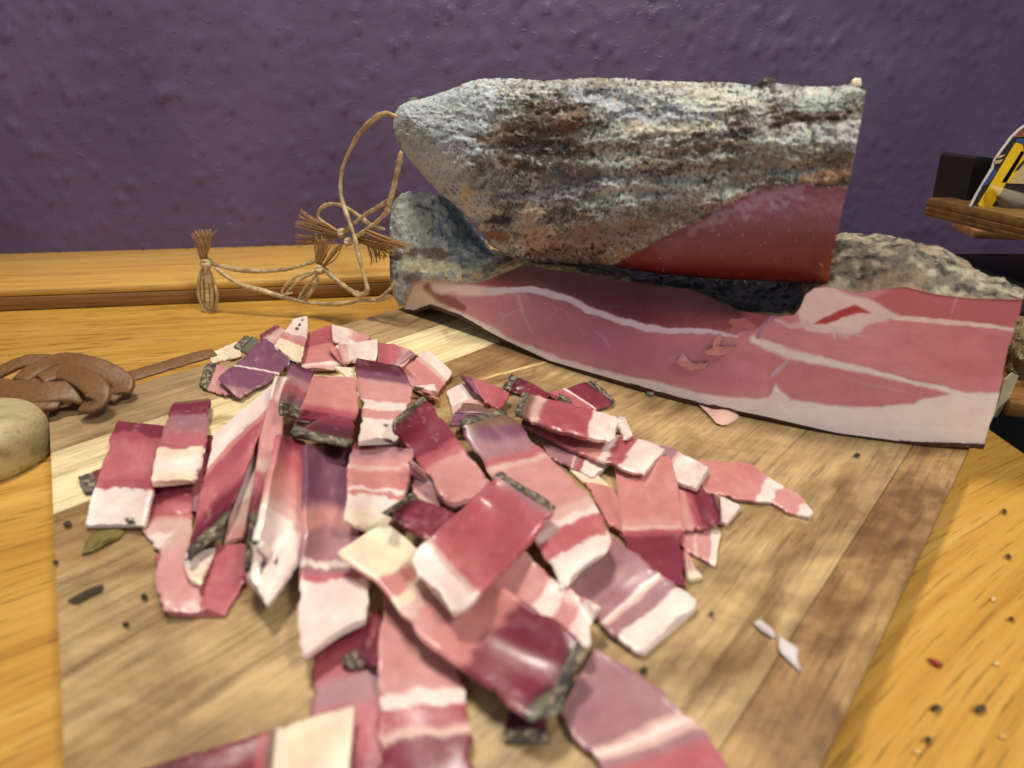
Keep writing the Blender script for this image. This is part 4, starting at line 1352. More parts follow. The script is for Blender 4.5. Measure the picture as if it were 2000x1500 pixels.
# middle bottom
S("mauve slice lying under the long slice at the bottom of the heap", [(614, 1262), (612, 1400), (600, 1545)], [(746, 1190), (750, 1380), (755, 1545)], [(0, "D"), (.2, "E"), (.35, "M"), (.6, "R"), (1, "D")])
S("curled dark scrap with cream rind at the bottom of the heap", [(664, 1290), (700, 1262), (742, 1230)], [(676, 1300), (712, 1300), (746, 1296)], [(0, "K"), (.2, "K"), (.4, "X"), (1, "D")], rk=.3, lift=(0, 2))
S("mauve slice with a white band running off the lower right edge", [(1092, 1392), (1150, 1478), (1225, 1560)], [(1166, 1258), (1285, 1345), (1360, 1420), (1450, 1545)], [(0, "M"), (.34, "M"), (.46, "M"), (.50, "T"), (.53, "F"), (.58, "T"), (.62, "M"), (.72, "R"), (1, "M")], slant=-.05)
S("dark scrap with blackish rind under the lowest slanted slice", [(984, 1446), (990, 1400), (1005, 1350)], [(1078, 1446), (1070, 1410), (1050, 1360)], [(0, "K"), (.18, "K"), (.3, "X"), (1, "D")], rk=.22)
S("pink slice running straight down out of the picture", [(752, 1150), (745, 1250), (742, 1360), (740, 1560)], [(815, 1190), (880, 1280), (910, 1350), (918, 1420), (936, 1560)], [(0, "P"), (.45, "P"), (.5, "F"), (.54, "F"), (.58, "E"), (.64, "E"), (.70, "T"), (.74, "D"), (1, "D")], slant=.05, wig=.03)
S("slice with a cream block of fat at the bottom left edge", [(692, 1374), (600, 1400), (430, 1455), (250, 1512)], [(676, 1560), (600, 1565), (420, 1570), (240, 1575)], [(0, "C"), (.33, "C"), (.36, "B"), (.41, "E"), (.46, "D"), (1, "X")], fs=.34, lift=(4, 1), th=3)
# right fan, lowest
S("pale salmon scrap at the right foot of the heap", [(1335, 1070), (1338, 1100), (1345, 1132)], [(1350, 1088), (1360, 1108), (1373, 1126)], [(0, "S"), (.5, "T"), (1, "C")])
S("long salmon slice with white curved tip reaching furthest right", [(1365, 898), (1465, 903), (1510, 934), (1560, 962), (1588, 1000)], [(1372, 955), (1440, 972), (1505, 976), (1545, 1000), (1584, 1006)], [(0, "S"), (.5, "S"), (.54, "F"), (.62, "F"), (.68, "P"), (.86, "P"), (.92, "F"), (1, "W")], th=2.6, slant=.06)
S("small pink slice with white fat end under the dark tipped one", [(1375, 950), (1400, 962), (1448, 986)], [(1370, 1000), (1398, 1012), (1420, 1020)], [(0, "P"), (.4, "P"), (.5, "F"), (1, "F")], fe=.5)
S("small slice with rounded fat edge at the right of the heap", [(1320, 1028), (1360, 1030), (1408, 1034)], [(1328, 1066), (1360, 1082), (1402, 1104)], [(0, "S"), (.35, "P"), (.42, "T"), (.5, "P"), (.75, "P"), (.82, "F"), (1, "C")], fe=.8)
S("salmon slice streaked to a dark red end at the right of the heap", [(1310, 930), (1350, 945), (1404, 966)], [(1320, 1034), (1360, 1032), (1410, 1024)], [(0, "S"), (.25, "P"), (.4, "E"), (.55, "D"), (.8, "D"), (.94, "X"), (1, "B")], slant=-.25)
S("slice end with square block of white fat at the right shoulder of the heap", [(1270, 905), (1310, 930), (1360, 952)], [(1290, 866), (1335, 885), (1385, 912)], [(0, "M"), (.3, "M"), (.36, "T"), (.42, "F"), (1, "F")], fe=.42, th=3)
S("broad salmon slice with a dark red lower end on the right of the heap", [(1196, 898), (1212, 1030), (1236, 1136)], [(1312, 890), (1336, 1030), (1340, 1148)], [(0, "S"), (.45, "S"), (.52, "P"), (.55, "T"), (.58, "E"), (.65, "D"), (1, "D")])
S("cream edged salmon slice beneath the big central slices", [(1112, 915), (1150, 950), (1190, 1025)], [(1165, 925), (1206, 962), (1214, 1035)], [(0, "C"), (.2, "C"), (.35, "S"), (1, "S")], fs=.2)
S("mauve slice with white seam and thick fat end at the lower right", [(1080, 1110), (1160, 1202), (1243, 1268)], [(1170, 1018), (1266, 1100), (1366, 1176)], [(0, "M"), (.5, "M"), (.60, "M"), (.64, "F"), (.67, "T"), (.70, "M"), (.79, "M"), (.82, "F"), (1, "W")], fe=.81, th=2.8)
# back right fan
S("rosy slice with a lilac white end in the middle of the back row", [(872, 764), (885, 800), (905, 848)], [(912, 742), (945, 775), (984, 806)], [(0, "F"), (.32, "F"), (.42, "T"), (.6, "P"), (1, "R")], fs=.3)
S("dark topped slice with white flecked rind tip at the back right", [(983, 756), (1020, 770), (1058, 786)], [(997, 731), (1035, 745), (1078, 770)], [(0, "K"), (.14, "K"), (.2, "X"), (.6, "D"), (1, "D")], rk=.14, lift=(2, 0))
S("dark red slice with rind on its right end at the back right of the heap", [(1159, 742), (1120, 752), (1070, 766)], [(1203, 784), (1160, 797), (1110, 790)], [(0, "K"), (.12, "X"), (.2, "D"), (.5, "D"), (.56, "F"), (.62, "R"), (1, "R")], rk=.1, slant=.18)
S("tiny rind crumb slice behind the thick red slice", [(1092, 768), (1105, 772), (1118, 780)], [(1092, 778), (1104, 784), (1116, 788)], [(0, "K"), (1, "B")], rk=.5, lift=(2, 2))
S("purple edged rosy slice pointing to the upper left in the back row", [(898, 732), (945, 742), (995, 766)], [(928, 766), (950, 784), (978, 802)], [(0, "X"), (.15, "U"), (.3, "R"), (1, "E")], roll=-4, lift=(2, 2))
S("brown purple slice tip with a rind crumb above the big centre slice", [(878, 832), (890, 812), (903, 789)], [(985, 826), (980, 812), (980, 800)], [(0, "U"), (.5, "U"), (1, "B")], lift=(1, 2))
S("pinkish mauve strip with fat end tucked under two red strips", [(1054, 850), (1125, 878), (1192, 905)], [(1070, 890), (1115, 912), (1156, 932)], [(0, "M"), (.48, "M"), (.53, "T"), (.58, "M"), (.68, "E"), (.74, "F"), (1, "W")], fe=.72, th=2.6)
S("long pink strip with a rounded fat end below the thick red slice", [(1018, 826), (1110, 872), (1200, 908), (1254, 926)], [(1030, 800), (1130, 842), (1235, 850), (1302, 874)], [(0, "U"), (.12, "R"), (.3, "R"), (.6, "S"), (.66, "F"), (.72, "E"), (.80, "E"), (.83, "F"), (1, "W")], fe=.82, th=2.8, lift=(2, 0))
S("small white chip of fat stuck out behind the thick red slice", [(1204, 818), (1212, 838), (1222, 858)], [(1214, 813), (1226, 832), (1237, 850)], [(0, "W"), (1, "W")], fs=.5)
S("thick red slice with brown rind end and square fat tip", [(1004, 806), (1060, 828), (1140, 848), (1198, 862)], [(1022, 764), (1100, 784), (1180, 804), (1210, 814)], [(0, "K"), (.06, "K"), (.1, "B"), (.2, "T"), (.28, "E"), (.7, "E"), (.76, "F"), (1, "W")], rk=.07, fe=.76, th=4.0, lift=(4, 1))
# centre
S("big mauve slice with slanted white foot in the lower middle", [(597, 868), (598, 1070), (588, 1170), (576, 1288)], [(692, 858), (702, 1020), (720, 1115), (728, 1190)], [(0, "X"), (.12, "U"), (.28, "U"), (.4, "P"), (.5, "M"), (.58, "M"), (.635, "F"), (.655, "M"), (.70, "R"), (.73, "F"), (1, "W")], fe=.73, slant=-.13, th=3.0)  # dark upper end paints in shade from the slice above
S("small dark slice with pepper rind left of the rind footed slice", [(568, 707), (556, 752), (549, 806)], [(612, 726), (600, 770), (592, 818)], [(0, "X"), (.15, "U"), (.35, "M"), (.5, "E"), (.7, "U"), (.82, "K"), (1, "K")], re_=.8, lift=(2, 2))
S("salmon slice with a dark lower end and a straight rind foot", [(614, 735), (588, 800), (568, 848)], [(692, 738), (702, 790), (686, 868)], [(0, "S"), (.45, "S"), (.56, "E"), (.62, "D"), (.86, "X"), (.92, "K"), (1, "K")], re_=.915, lift=(2, 4), th=2.6, slant=-.06)
S("pale scrap of cream fat wedged beside the rind speckled slice", [(652, 716), (665, 726), (680, 738)], [(690, 718), (692, 730), (694, 742)], [(0, "C"), (1, "C")], fs=.5)
S("salmon slice with ragged fat foot in the middle of the heap", [(692, 862), (682, 920), (682, 965), (668, 1018)], [(808, 878), (804, 930), (784, 990), (745, 1042)], [(0, "D"), (.08, "M"), (.2, "P"), (.24, "T"), (.3, "S"), (.48, "S"), (.54, "F"), (.58, "S"), (.64, "F"), (1, "C")], fe=.62, wig=.05, slant=.14, th=2.6)
S("short salmon and white slice tucked behind the dark slanted slice", [(800, 755), (815, 760), (832, 772)], [(850, 750), (852, 762), (856, 780)], [(0, "F"), (.3, "F"), (.6, "S"), (1, "S")], lift=(2, 2))
S("pink slice with white flecked dark top and white foot in the centre", [(692, 698), (700, 742), (708, 796), (702, 860)], [(785, 716), (806, 756), (796, 806), (778, 858)], [(0, "X"), (.10, "X"), (.2, "U"), (.3, "P"), (.48, "P"), (.53, "F"), (.59, "F"), (.63, "P"), (.70, "P"), (.74, "F"), (1, "W")], fe=.74, th=3.0, lift=(2, 2), dots=((.82, .6, .06),))
S("flat mauve slice between the slanted slice and the ragged fat foot", [(800, 896), (810, 930), (806, 966)], [(880, 962), (870, 980), (850, 992)], [(0, "M"), (.7, "M"), (1, "T")])
S("big rosy slice with brown rind top and white foot right of centre", [(890, 824), (940, 905), (1012, 1004), (1096, 1150)], [(990, 799), (1075, 895), (1150, 972), (1196, 1044), (1192, 1066)], [(0, "K"), (.025, "B"), (.05, "B"), (.10, "U"), (.22, "M"), (.28, "R"), (.31, "T"), (.34, "P"), (.62, "P"), (.70, "T"), (.74, "F"), (.78, "R"), (.86, "R"), (.885, "F"), (1, "W")], fe=.885, rk=.03, th=2.8, slant=-.05)
S("deep red slice with thin rind top slanting across the centre", [(764, 822), (810, 892), (880, 985)], [(829, 772), (890, 850), (965, 950)], [(0, "K"), (.03, "K"), (.06, "X"), (.12, "D"), (.42, "D"), (.5, "E"), (.55, "R"), (.62, "P"), (1, "P")], rk=.05, th=3.2, roll=3)
S("pink slice with two white seams crossing under the top slice", [(915, 1128), (1030, 1200), (1090, 1235), (1152, 1262)], [(1000, 1050), (1080, 1130), (1130, 1160), (1162, 1184)], [(0, "P"), (.46, "P"), (.54, "F"), (.64, "F"), (.70, "P"), (.82, "P"), (.88, "F"), (1, "W")], fe=.87, th=3.0, slant=-.05)
S("long slice from cream fat to a dark red rind tipped end at the bottom", [(654, 1080), (741, 1136), (818, 1238), (914, 1304), (1068, 1424)], [(752, 1017), (830, 1082), (950, 1122), (1060, 1190), (1146, 1262)], [(0, "C"), (.19, "C"), (.23, "S"), (.28, "S"), (.31, "C"), (.37, "T"), (.42, "P"), (.60, "S"), (.68, "D"), (.90, "D"), (.94, "X"), (.965, "K"), (1, "K")], fs=.2, re_=.95, th=2.8, slant=-.04)
S("deep red slice end with rind tip poking out left of the top slice", [(750, 1002), (800, 1030), (850, 1062)], [(802, 964), (850, 985), (905, 1010)], [(0, "K"), (.08, "K"), (.14, "X"), (.3, "D"), (1, "D")], rk=.08, lift=(2, 1), th=3)
S("topmost rose slice with curled rind top and white fat foot, centre of the heap", [(974, 918), (890, 1000), (794, 1086)], [(1087, 988), (1000, 1085), (888, 1206)], [(0, "K"), (.035, "B"), (.06, "M"), (.12, "R"), (.45, "E"), (.74, "R"), (.79, "T"), (.83, "F"), (1, "W")], rk=.045, fe=.81, th=3.0, arch=1.5, slant=.03)

# ------------------------------------------------------------------ crumbs and shavings
def scrap(name, label, cat, pts, z, c, mat=M_MEAT, group=None, th=0.0008, bend=0.0015, seed=1):
    pts = np.asarray(pts, float)
    ring = resample(np.vstack([pts, pts[:1]]), 17)[:-1]
    cen = ring.mean(0)
    rows = []
    for k, s in enumerate((1.0, 0.7, 0.35)):
        P = at_z(cen + (ring - cen) * s, np.full(16, z + th + bend * (1 - s)) + 0.5 * bend * fbm(np.arange(16) / 3, s, seed, 2, 5))
        rows.append(P)
    lower = at_z(ring, np.full(16, z))
    V = np.vstack([lower] + rows + [[rows[-1].mean(0)]])
    F = []
    for r_ in range(3):
        for i in range(16):
            j = (i + 1) % 16
            F.append([r_ * 16 + i, r_ * 16 + j, (r_ + 1) * 16 + j, (r_ + 1) * 16 + i])
    for i in range(16):
        F.append([48 + i, 48 + (i + 1) % 16, 64])
    F.append(list(range(15, -1, -1)))
    fl = {"gloss": np.full(len(V), 0.2)} if mat is M_CRUST else None
    o = make_mesh(name, V, F, mat, None, np.ones(V.shape) * lin(c) * (1 + 0.2 * fbm(np.arange(len(V)) / 5, 0, seed, 2, 3))[:, None], sharp=50, fl=fl)
    return tag(o, label, cat, group)


scrap("fat_shaving", "thin greyish white fat shaving on the bare board, the upper of two", "shaving", [(1472, 1216), (1484, 1208), (1500, 1220), (1516, 1236), (1512, 1246), (1490, 1234)], 0.0003, (206, 194, 190))
scrap("fat_shaving", "pointed white fat shaving on the bare board, the lower of two", "shaving", [(1522, 1242), (1548, 1258), (1560, 1264), (1558, 1290), (1566, 1314), (1540, 1290), (1522, 1270)], 0.0003, (216, 206, 202))
scrap("fat_curl", "pale pink curl of fat lying at the foot of the lower ham", "shaving", [(1364, 790), (1390, 798), (1425, 792), (1444, 800), (1442, 818), (1416, 832), (1400, 828), (1384, 808)], 0.0003, (232, 190, 172), bend=0.003)
scrap("rind_flake", "olive flake of rind on the board left of the heap", "crumb", [(160, 1082), (168, 1052), (190, 1036), (230, 1032), (246, 1030), (240, 1046), (206, 1064), (180, 1076)], 0.0003, (120, 106, 52), M_CRUST, bend=0.003)
scrap("rind_flake", "dark elongated flake on the board below the olive flake", "crumb", [(132, 1172), (150, 1162), (176, 1148), (204, 1140), (200, 1154), (176, 1164), (150, 1178)], 0.0003, (60, 48, 36), M_CRUST, bend=0.001)
for k, (x, y, r_, lab) in enumerate(((282, 1164, 7, "small dark crumb on the board right of the elongated flake"), (246, 1218, 6, "small dark crumb on the light strip of board below the elongated flake"), (132, 1022, 7, "dark speck on the board by the leftmost slice foot"), (108, 1098, 6, "dark speck at the left edge of the board"),
                                     (1258, 1308, 9, "black crumb beside the mauve slice at the lower right"), (1390, 1198, 5, "tiny dark crumb on the board right of the white ended slice"), (1270, 766, 8, "grey crumb under the edge of the lower ham"), (1675, 888, 5, "tiny grey crumb in front of the lower ham's fat"),
                                     (1828, 1382, 9, "smaller dark speck on the table at the lower right"), (1915, 1384, 11, "largest dark speck on the table at the lower right"), (1812, 1444, 8, "lowest dark speck on the table at the lower right"), (1962, 998, 6, "small green brown speck on the table under the ham's right end"), (1970, 1086, 6, "dark speck on the table right of the board corner"), (1976, 1208, 5, "small dark speck by the right picture edge on the table"))):
    zz = TZ + 0.0003 if x > 1780 else 0.0003
    a = np.linspace(0, 2 * math.pi, 9)[:-1]
    pts = np.stack([x + r_ * np.cos(a) * (1 + .3 * np.sin(a * 2 + k)), y + r_ * 0.8 * np.sin(a)], -1)
    scrap("crumb", lab, "crumb", pts, zz, (70, 60, 44) if k != 6 else (120, 122, 110), M_CRUST, "crumbs scattered on board and table", th=0.0012, bend=0.001, seed=k)
scrap("meat_scrap", "tiny red shred of meat on the table beside the board", "crumb", [(1812, 1284), (1830, 1288), (1842, 1296), (1838, 1304), (1824, 1298)], TZ + 0.0003, (150, 60, 60))
for k, (x, y) in enumerate(((1946, 1296), (1958, 1438), (1790, 1468), (1940, 1170))):
    a = np.linspace(0, 2 * math.pi, 9)[:-1]
    pts = np.stack([x + 4.5 * np.cos(a), y + 4 * np.sin(a)], -1)
    scrap("salt_grain", "tiny pale grain of salt lying on the orange table", "grain", pts, TZ + 0.0003, (235, 215, 160), M_MEAT, "grains of salt on the table", th=0.0009, bend=0.0008, seed=k)

# ------------------------------------------------------------------ twine loops
def yk(x):
    return np.interp(x, [380, 620, 720, 790], [0.535, 0.515, 0.475, 0.452])


def cord_pts(p, n, dy=0.0):
    p = spline(np.asarray(p, float), n)
    return at_y(p, yk(p[:, 0]) + dy)


def cord(parent, p, r=0.0013, dy=0.0, n=90, name="cord", ends=(1, 1)):
    path = cord_pts(p, n, dy)
    s = np.arange(n)
    rad = 1.02 * r * (1 + 0.22 * vnoise(s / 9.0, len(p), 0, 3) + 0.10 * np.sin(s * 0.9))
    rad *= np.interp(s, [0, 4, n - 5, n - 1], [ends[0] * 0.6, 1, 1, ends[1] * 0.6])
    b = Bag()
    V, F = tube_arrays(path, rad, 9, 0.85, (0.1, -1, 0.3))
    b.add(V, F)
    for k in (0, 1):                      # laid fibres winding round
        a = s * 0.16 + k * 2.1
        off = np.stack([np.cos(a), 0 * a - 0.3, np.sin(a)], -1) * (rad * 0.66)[:, None]
        V, F = tube_arrays(path + off, rad * 0.42, 5, 1, (0.1, -1, 0.3))
        b.add(V, F)
    return b.build(name, M_TWINE, parent)


def tassel(parent, p0, p1, w0, w1, nf=46, dy=0.0, name="frayed_end", seed=0, curl=0.15):
    rnd = random.Random(seed)
    p0, p1 = np.array(p0, float), np.array(p1, float)
    d = p1 - p0
    nn = np.array([-d[1], d[0]]) / (np.linalg.norm(d) + 1e-9)
    b = Bag()
    for i in range(nf):
        s = rnd.uniform(-1, 1)
        L_ = rnd.uniform(0.82, 1.05)
        k = [p0 + nn * s * w0, p0 + d * 0.5 * L_ + nn * s * (w0 * .55 + w1 * .45) + nn * rnd.gauss(0, 2.6), p0 + d * L_ + nn * s * w1 + nn * rnd.gauss(0, 3.6)]
        q = spline(k, 9)
        P = at_y(q, yk(q[:, 0]) + dy + rnd.uniform(-0.0022, 0.0022))
        V, F = tube_arrays(P, np.linspace(0.00036, 0.00022, 9), 4, 1, (0.1, -1, 0.3))
        b.add(V, F)
    o = b.build(name, M_FIBRE, parent)
    o["kind"] = "stuff"
    return o


def knot(parent, p, r, dy=0.0):
    c = at_y(np.array(p, float), yk(p[0]) + dy)
    b = Bag()
    for k in range(3):
        a = np.linspace(0, 2 * math.pi, 40)
        ax = k * 1.0
        R = r * 0.62
        loop = np.stack([np.cos(a) * R, np.sin(a) * R * math.cos(ax), np.sin(a) * R * math.sin(ax + .5)], -1)
        V, F = tube_arrays(c + loop, r * 0.5, 8, 1, (0.3, 0.5, 0.8))
        b.add(V, F)
    return b.build("knot", M_TWINE, parent)


tw = thing("twine_loop", "pale waxed twine loop hanging from the upper ham's tip, tied in a bow", "twine", group="hanging strings of the hams")
cord(tw, [(776, 228), (755, 222), (735, 229), (706, 256), (684, 292), (669, 330), (665, 368), (671, 400), (682, 432), (692, 462), (702, 505), (714, 548), (717, 566), (705, 578), (690, 574)], 0.0016, -0.006, 120)
cord(tw, [(784, 296), (779, 322), (771, 358), (762, 392), (757, 412), (742, 428), (718, 447), (694, 464), (676, 480)], 0.0019, -0.002, 90)
cord(tw, [(759, 390), (740, 404), (715, 418), (692, 436), (668, 456)], 0.0016, 0.0, 60)
cord(tw, [(668, 458), (640, 440), (622, 424), (626, 408), (640, 400), (658, 399), (680, 408), (704, 424), (728, 442), (752, 448)], 0.0016, 0.006, 90)
knot(tw, (668, 455), 0.0036)
knot(tw, (680, 472), 0.0032, -0.002)
tassel(tw, (662, 456), (582, 428), 4, 15, 44, 0.002, seed=1)
tassel(tw, (660, 462), (580, 470), 4, 11, 38, 0.004, seed=2)
tassel(tw, (690, 462), (772, 484), 5, 16, 44, 0.006, seed=3)
tassel(tw, (712, 450), (804, 488), 4, 5, 16, -0.004, seed=13)
tw2 = thing("twine_loop", "brown knotted twine from the lower ham lying over the yellow ledge", "twine", group="hanging strings of the hams")
cord(tw2, [(632, 524), (650, 540), (672, 558), (694, 572), (712, 574), (720, 562)], 0.0022, 0.0, 60)
cord(tw2, [(762, 578), (735, 586), (705, 587), (660, 594), (610, 592), (560, 582), (510, 567), (470, 556), (440, 538), (420, 522)], 0.0020, -0.002, 110)
cord(tw2, [(618, 508), (590, 518), (556, 526), (510, 530), (460, 526), (410, 514)], 0.0019, 0.002, 90)
cord(tw2, [(735, 588), (750, 575), (765, 560), (770, 548)], 0.0011, -0.004, 40)
knot(tw2, (625, 525), 0.0046)
knot(tw2, (403, 514), 0.0050)
tassel(tw2, (626, 518), (646, 468), 9, 30, 60, 0.0, seed=4)
tassel(tw2, (398, 506), (396, 450), 7, 19, 64, 0.0, seed=5)
tassel(tw2, (735, 470), (752, 505), 22, 30, 46, 0.010, seed=6)
for k, pts in enumerate(([(618, 532), (590, 545), (566, 566), (557, 580), (575, 586), (600, 575), (620, 545)], [(620, 536), (600, 556), (584, 582), (590, 588), (606, 575), (624, 545)], [(614, 530), (580, 540), (556, 560), (552, 574), (572, 572)], [(622, 538), (612, 560), (602, 580)])):
    cord(tw2, pts, 0.0012, -0.002 * k, 50, "loop_strand")
for k, pts in enumerate(([(400, 520), (389, 545), (389, 580), (402, 606), (418, 604), (424, 578), (415, 545), (404, 520)], [(401, 522), (396, 550), (398, 590), (410, 602)], [(404, 522), (412, 560), (414, 592), (408, 604)], [(402, 522), (404, 560), (406, 596)])):
    cord(tw2, pts, 0.0017, -0.0015 * k, 60, "loop_strand")

# ------------------------------------------------------------------ leather strap, braided knot and the wooden knob
st_ = thing("leather_strap", "tan leather thong tied in a braided knot on the board's back corner", "leather strap")


def ribbon(pts, zs, r, flat, parent, name="braid_strand", n=60):
    p = spline(np.c_[np.asarray(pts, float), zs], n)
    P = at_z(p[:, :2], p[:, 2])
    V, F = tube_arrays(P, 1.2 * r * np.interp(np.linspace(0, 1, n), [0, .08, .92, 1], [.8, 1, 1, .8]), 16, flat * 0.6, (0, -.35, 1), sq=0.55)
    V[:, 2] += fbm(V[:, 0] * 500, V[:, 1] * 500, V[:, 2] * 300, 2, 7) * 0.0003
    return make_mesh(name, V, F, M_LEATHER, parent)


ribbon([(200, 745), (250, 736), (300, 722), (360, 704), (418, 688)], [.006, .0045, .004, .0035, .003], 0.0050, 0.30, st_, "thong", 80)
ribbon([(-30, 742), (10, 722), (50, 706), (92, 706), (120, 722)], [.010, .014, .017, .016, .012], 0.0048, .5, st_)
ribbon([(40, 744), (70, 722), (115, 704), (165, 710), (210, 726), (240, 748), (236, 770)], [.012, .015, .018, .0185, .015, .010, .006], 0.0054, .5, st_)
ribbon([(80, 742), (120, 728), (160, 738), (190, 762), (188, 786), (165, 792)], [.015, .016, .0175, .015, .010, .007], 0.0056, .5, st_)
ribbon([(-30, 758), (20, 764), (80, 768), (140, 764), (180, 772)], [.012, .0125, .013, .012, .008], 0.0072, .42, st_)
ribbon([(-30, 776), (20, 782), (70, 784), (120, 784)], [.010, .0105, .0105, .009], 0.0058, .4, st_)
ribbon([(60, 716), (90, 740), (60, 752), (20, 748)], [.009, .010, .010, .010], 0.0045, .5, st_)
ribbon([(130, 748), (170, 756), (215, 764), (236, 776)], [.008, .008, .007, .004], 0.0050, .5, st_)
ribbon([(70, 770), (76, 800), (70, 812)], [.008, .004, .0], 0.0040, .6, st_)

# rounded wooden knob left of the board
M_KNOB = mat_plain_wood("pale_knob_wood", (136, 122, 82), (174, 158, 114), (192, 176, 132), 0.25, 14, 120, 0.5)
kc = at_z((-22, 902), TZ)
r0 = float(at_z((88, 902), TZ)[0] - kc[0])
hk = 0.028
prof_ = [(r0 * 0.93, 0.0), (r0 * 0.975, 0.002), (r0, 0.007)] + [(r0 - 0.011 + 0.011 * math.cos(a), hk - 0.011 + 0.011 * math.sin(a)) for a in np.linspace(0, math.pi / 2, 12)] + [(r0 * 0.3, hk), (0.0001, hk)]
b = np.linspace(0, 2 * math.pi, 56, endpoint=False)
V = np.stack([np.stack([kc[0] + r_ * np.cos(b), kc[1] + r_ * np.sin(b), np.full(56, TZ + 0.0004 + z_)], -1) for r_, z_ in prof_], 0)
kn = make_mesh("wooden_block", V, grid_faces(len(prof_), 56, True), M_KNOB, sharp=60)
tag(kn, "rounded pale wooden block on the table left of the cutting board, under the leather knot", "wooden block")

# ------------------------------------------------------------------ the cluttered corner on the right
def wall_hit(p):
    d = rays(p)
    nd = np.r_[lnor, 0]
    q0 = np.r_[a0[:2] + lnor * led_depth, 0]
    t = ((q0 - np.array([0, 0, CAM_H])) @ nd) / (d @ nd)
    return d * t + np.array([0, 0, CAM_H])


# plywood shelf: layers in its edge, colours darkened for its dim corner
M_PLY_A = mat_plain_wood("ply_face_wood", (98, 68, 34), (126, 92, 48), (146, 110, 62), -0.7, 8, 160, 0.42)
M_PLY_B = mat_plain_wood("ply_dark_layer", (70, 44, 20), (96, 62, 30), (120, 80, 40), -0.7, 8, 160, 0.5)
sl = at_y(np.array([1808.0, 412.0]), 0.56)                 # front left lower corner
zb = sl[2] - 0.004
zt = at_y(np.array([1814.0, 386.0]), 0.56)[2]
fr_ = at_z(np.array([2000.0, 426.0]), zt)
fl_ = at_y(np.array([1814.0, 386.0]), 0.56)
fdir = (fr_ - fl_)
fdir[2] = 0
fdir /= np.linalg.norm(fdir)
fnor = np.array([-fdir[1], fdir[0], 0])
shelf = thing("plywood_shelf", "plywood shelf end with layered edge jutting in at the right over the ham", "shelf")
layers = [(0.0, 0.30, M_PLY_A, "face_veneer"), (0.30, 0.44, M_PLY_B, "dark_ply"), (0.44, 0.56, M_PLY_A, "light_ply"), (0.56, 0.72, M_PLY_B, "dark_ply"), (0.72, 0.82, M_PLY_A, "light_ply"), (0.82, 0.93, M_PLY_B, "dark_ply"), (0.93, 1.0, M_PLY_A, "light_ply")]
Ht = zt - zb
for k, (f0, f1, mt, nm) in enumerate(layers):
    o = np.array([fl_[0], fl_[1], zt - Ht * f1]) - fdir * 0.0003 * (k % 2)
    add_box(nm, o - fnor * 0.0004 * (k % 2), fdir * 0.34, fnor * 0.13, (0, 0, Ht * (f1 - f0)), mt, shelf, 0.0003)

# standing card pack on the shelf
pk = thing("card_pack", "glossy printed card pack with a yellow stripe standing on the plywood shelf", "pack")
M_CARD = mat_simple("white_card_edge", (214, 206, 198), 0.4, 200, 0.05, 0.05)
M_PRINT = mat_simple("dark_print", (44, 40, 36), 0.25, 90, 0.05, 0.6)
M_YEL = mat_simple("yellow_print", (232, 190, 30), 0.28, 60, 0.05, 0.1)
M_BLUE = mat_simple("blue_print", (62, 78, 130), 0.28, 60, 0.05, 0.2)
M_BEI = mat_simple("beige_print", (196, 170, 118), 0.35, 300, 0.05, 0.15)
M_PINKP = mat_simple("dull_red_print", (142, 78, 62), 0.3, 60, 0.05, 0.2)
PY = at_z(np.array([1935.0, 405.0]), zt)[1] + 0.006


def slab(pts, y, th, mat, name, parent):
    pts = np.asarray(pts, float)
    A_ = at_y(pts, np.full(len(pts), y))
    B_ = A_ + np.array([0.0, th, 0])
    n = len(pts)
    V = np.vstack([A_, B_])
    F = [list(range(n)), list(range(2 * n - 1, n - 1, -1))] + [[i, n + i, n + (i + 1) % n, (i + 1) % n] for i in range(n)]
    return make_mesh(name, V, F, mat, parent, smooth=False)


slab([(1891, 408), (1908, 376), (1926, 346), (1937, 328), (1942, 312), (1950, 300), (1972, 270), (1990, 252), (2010, 238), (2120, 190), (2120, 470), (1960, 440)], PY, 0.0012, M_CARD, "card", pk)
slab([(1896, 408), (1911, 378), (1929, 348), (1941, 330), (1946, 312), (1953, 302), (1974, 274), (1992, 255), (2012, 241), (2120, 194), (2120, 470), (1960, 440)], PY - 0.0004, 0.0003, M_PRINT, "printed_front", pk)
slab([(1910, 400), (1984, 278), (1998, 282), (2000, 300), (1932, 412)], PY - 0.0010, 0.0004, M_YEL, "yellow_stripe", pk)
slab([(1956, 356), (1994, 296), (2020, 290), (2020, 300), (1972, 358)], PY - 0.0010, 0.0004, M_YEL, "yellow_stripe", pk)
slab([(1920, 362), (1944, 330), (1946, 338), (1930, 360), (1918, 365)], PY - 0.0010, 0.0004, M_BLUE, "blue_patch", pk)
slab([(1984, 276), (1990, 270), (2020, 276), (2020, 284), (2000, 282)], PY - 0.0014, 0.0004, M_BLUE, "blue_patch", pk)
slab([(1972, 358), (2010, 306), (2120, 300), (2120, 364)], PY - 0.0018, 0.0004, M_BEI, "beige_panel", pk)
slab([(1946, 305), (1964, 302), (1956, 308), (1944, 310)], PY - 0.0010, 0.0004, M_BEI, "beige_mark", pk)
slab([(1944, 314), (1960, 311), (1954, 318), (1944, 320)], PY - 0.0010, 0.0004, M_BEI, "beige_mark", pk)
slab([(1978, 268), (1994, 256), (2020, 244), (2020, 266)], PY - 0.0010, 0.0004, M_PINKP, "red_panel", pk)
slab([(1986, 330), (2012, 300), (2013, 304), (1988, 334)], PY - 0.0024, 0.0004, M_PRINT, "dark_line", pk)
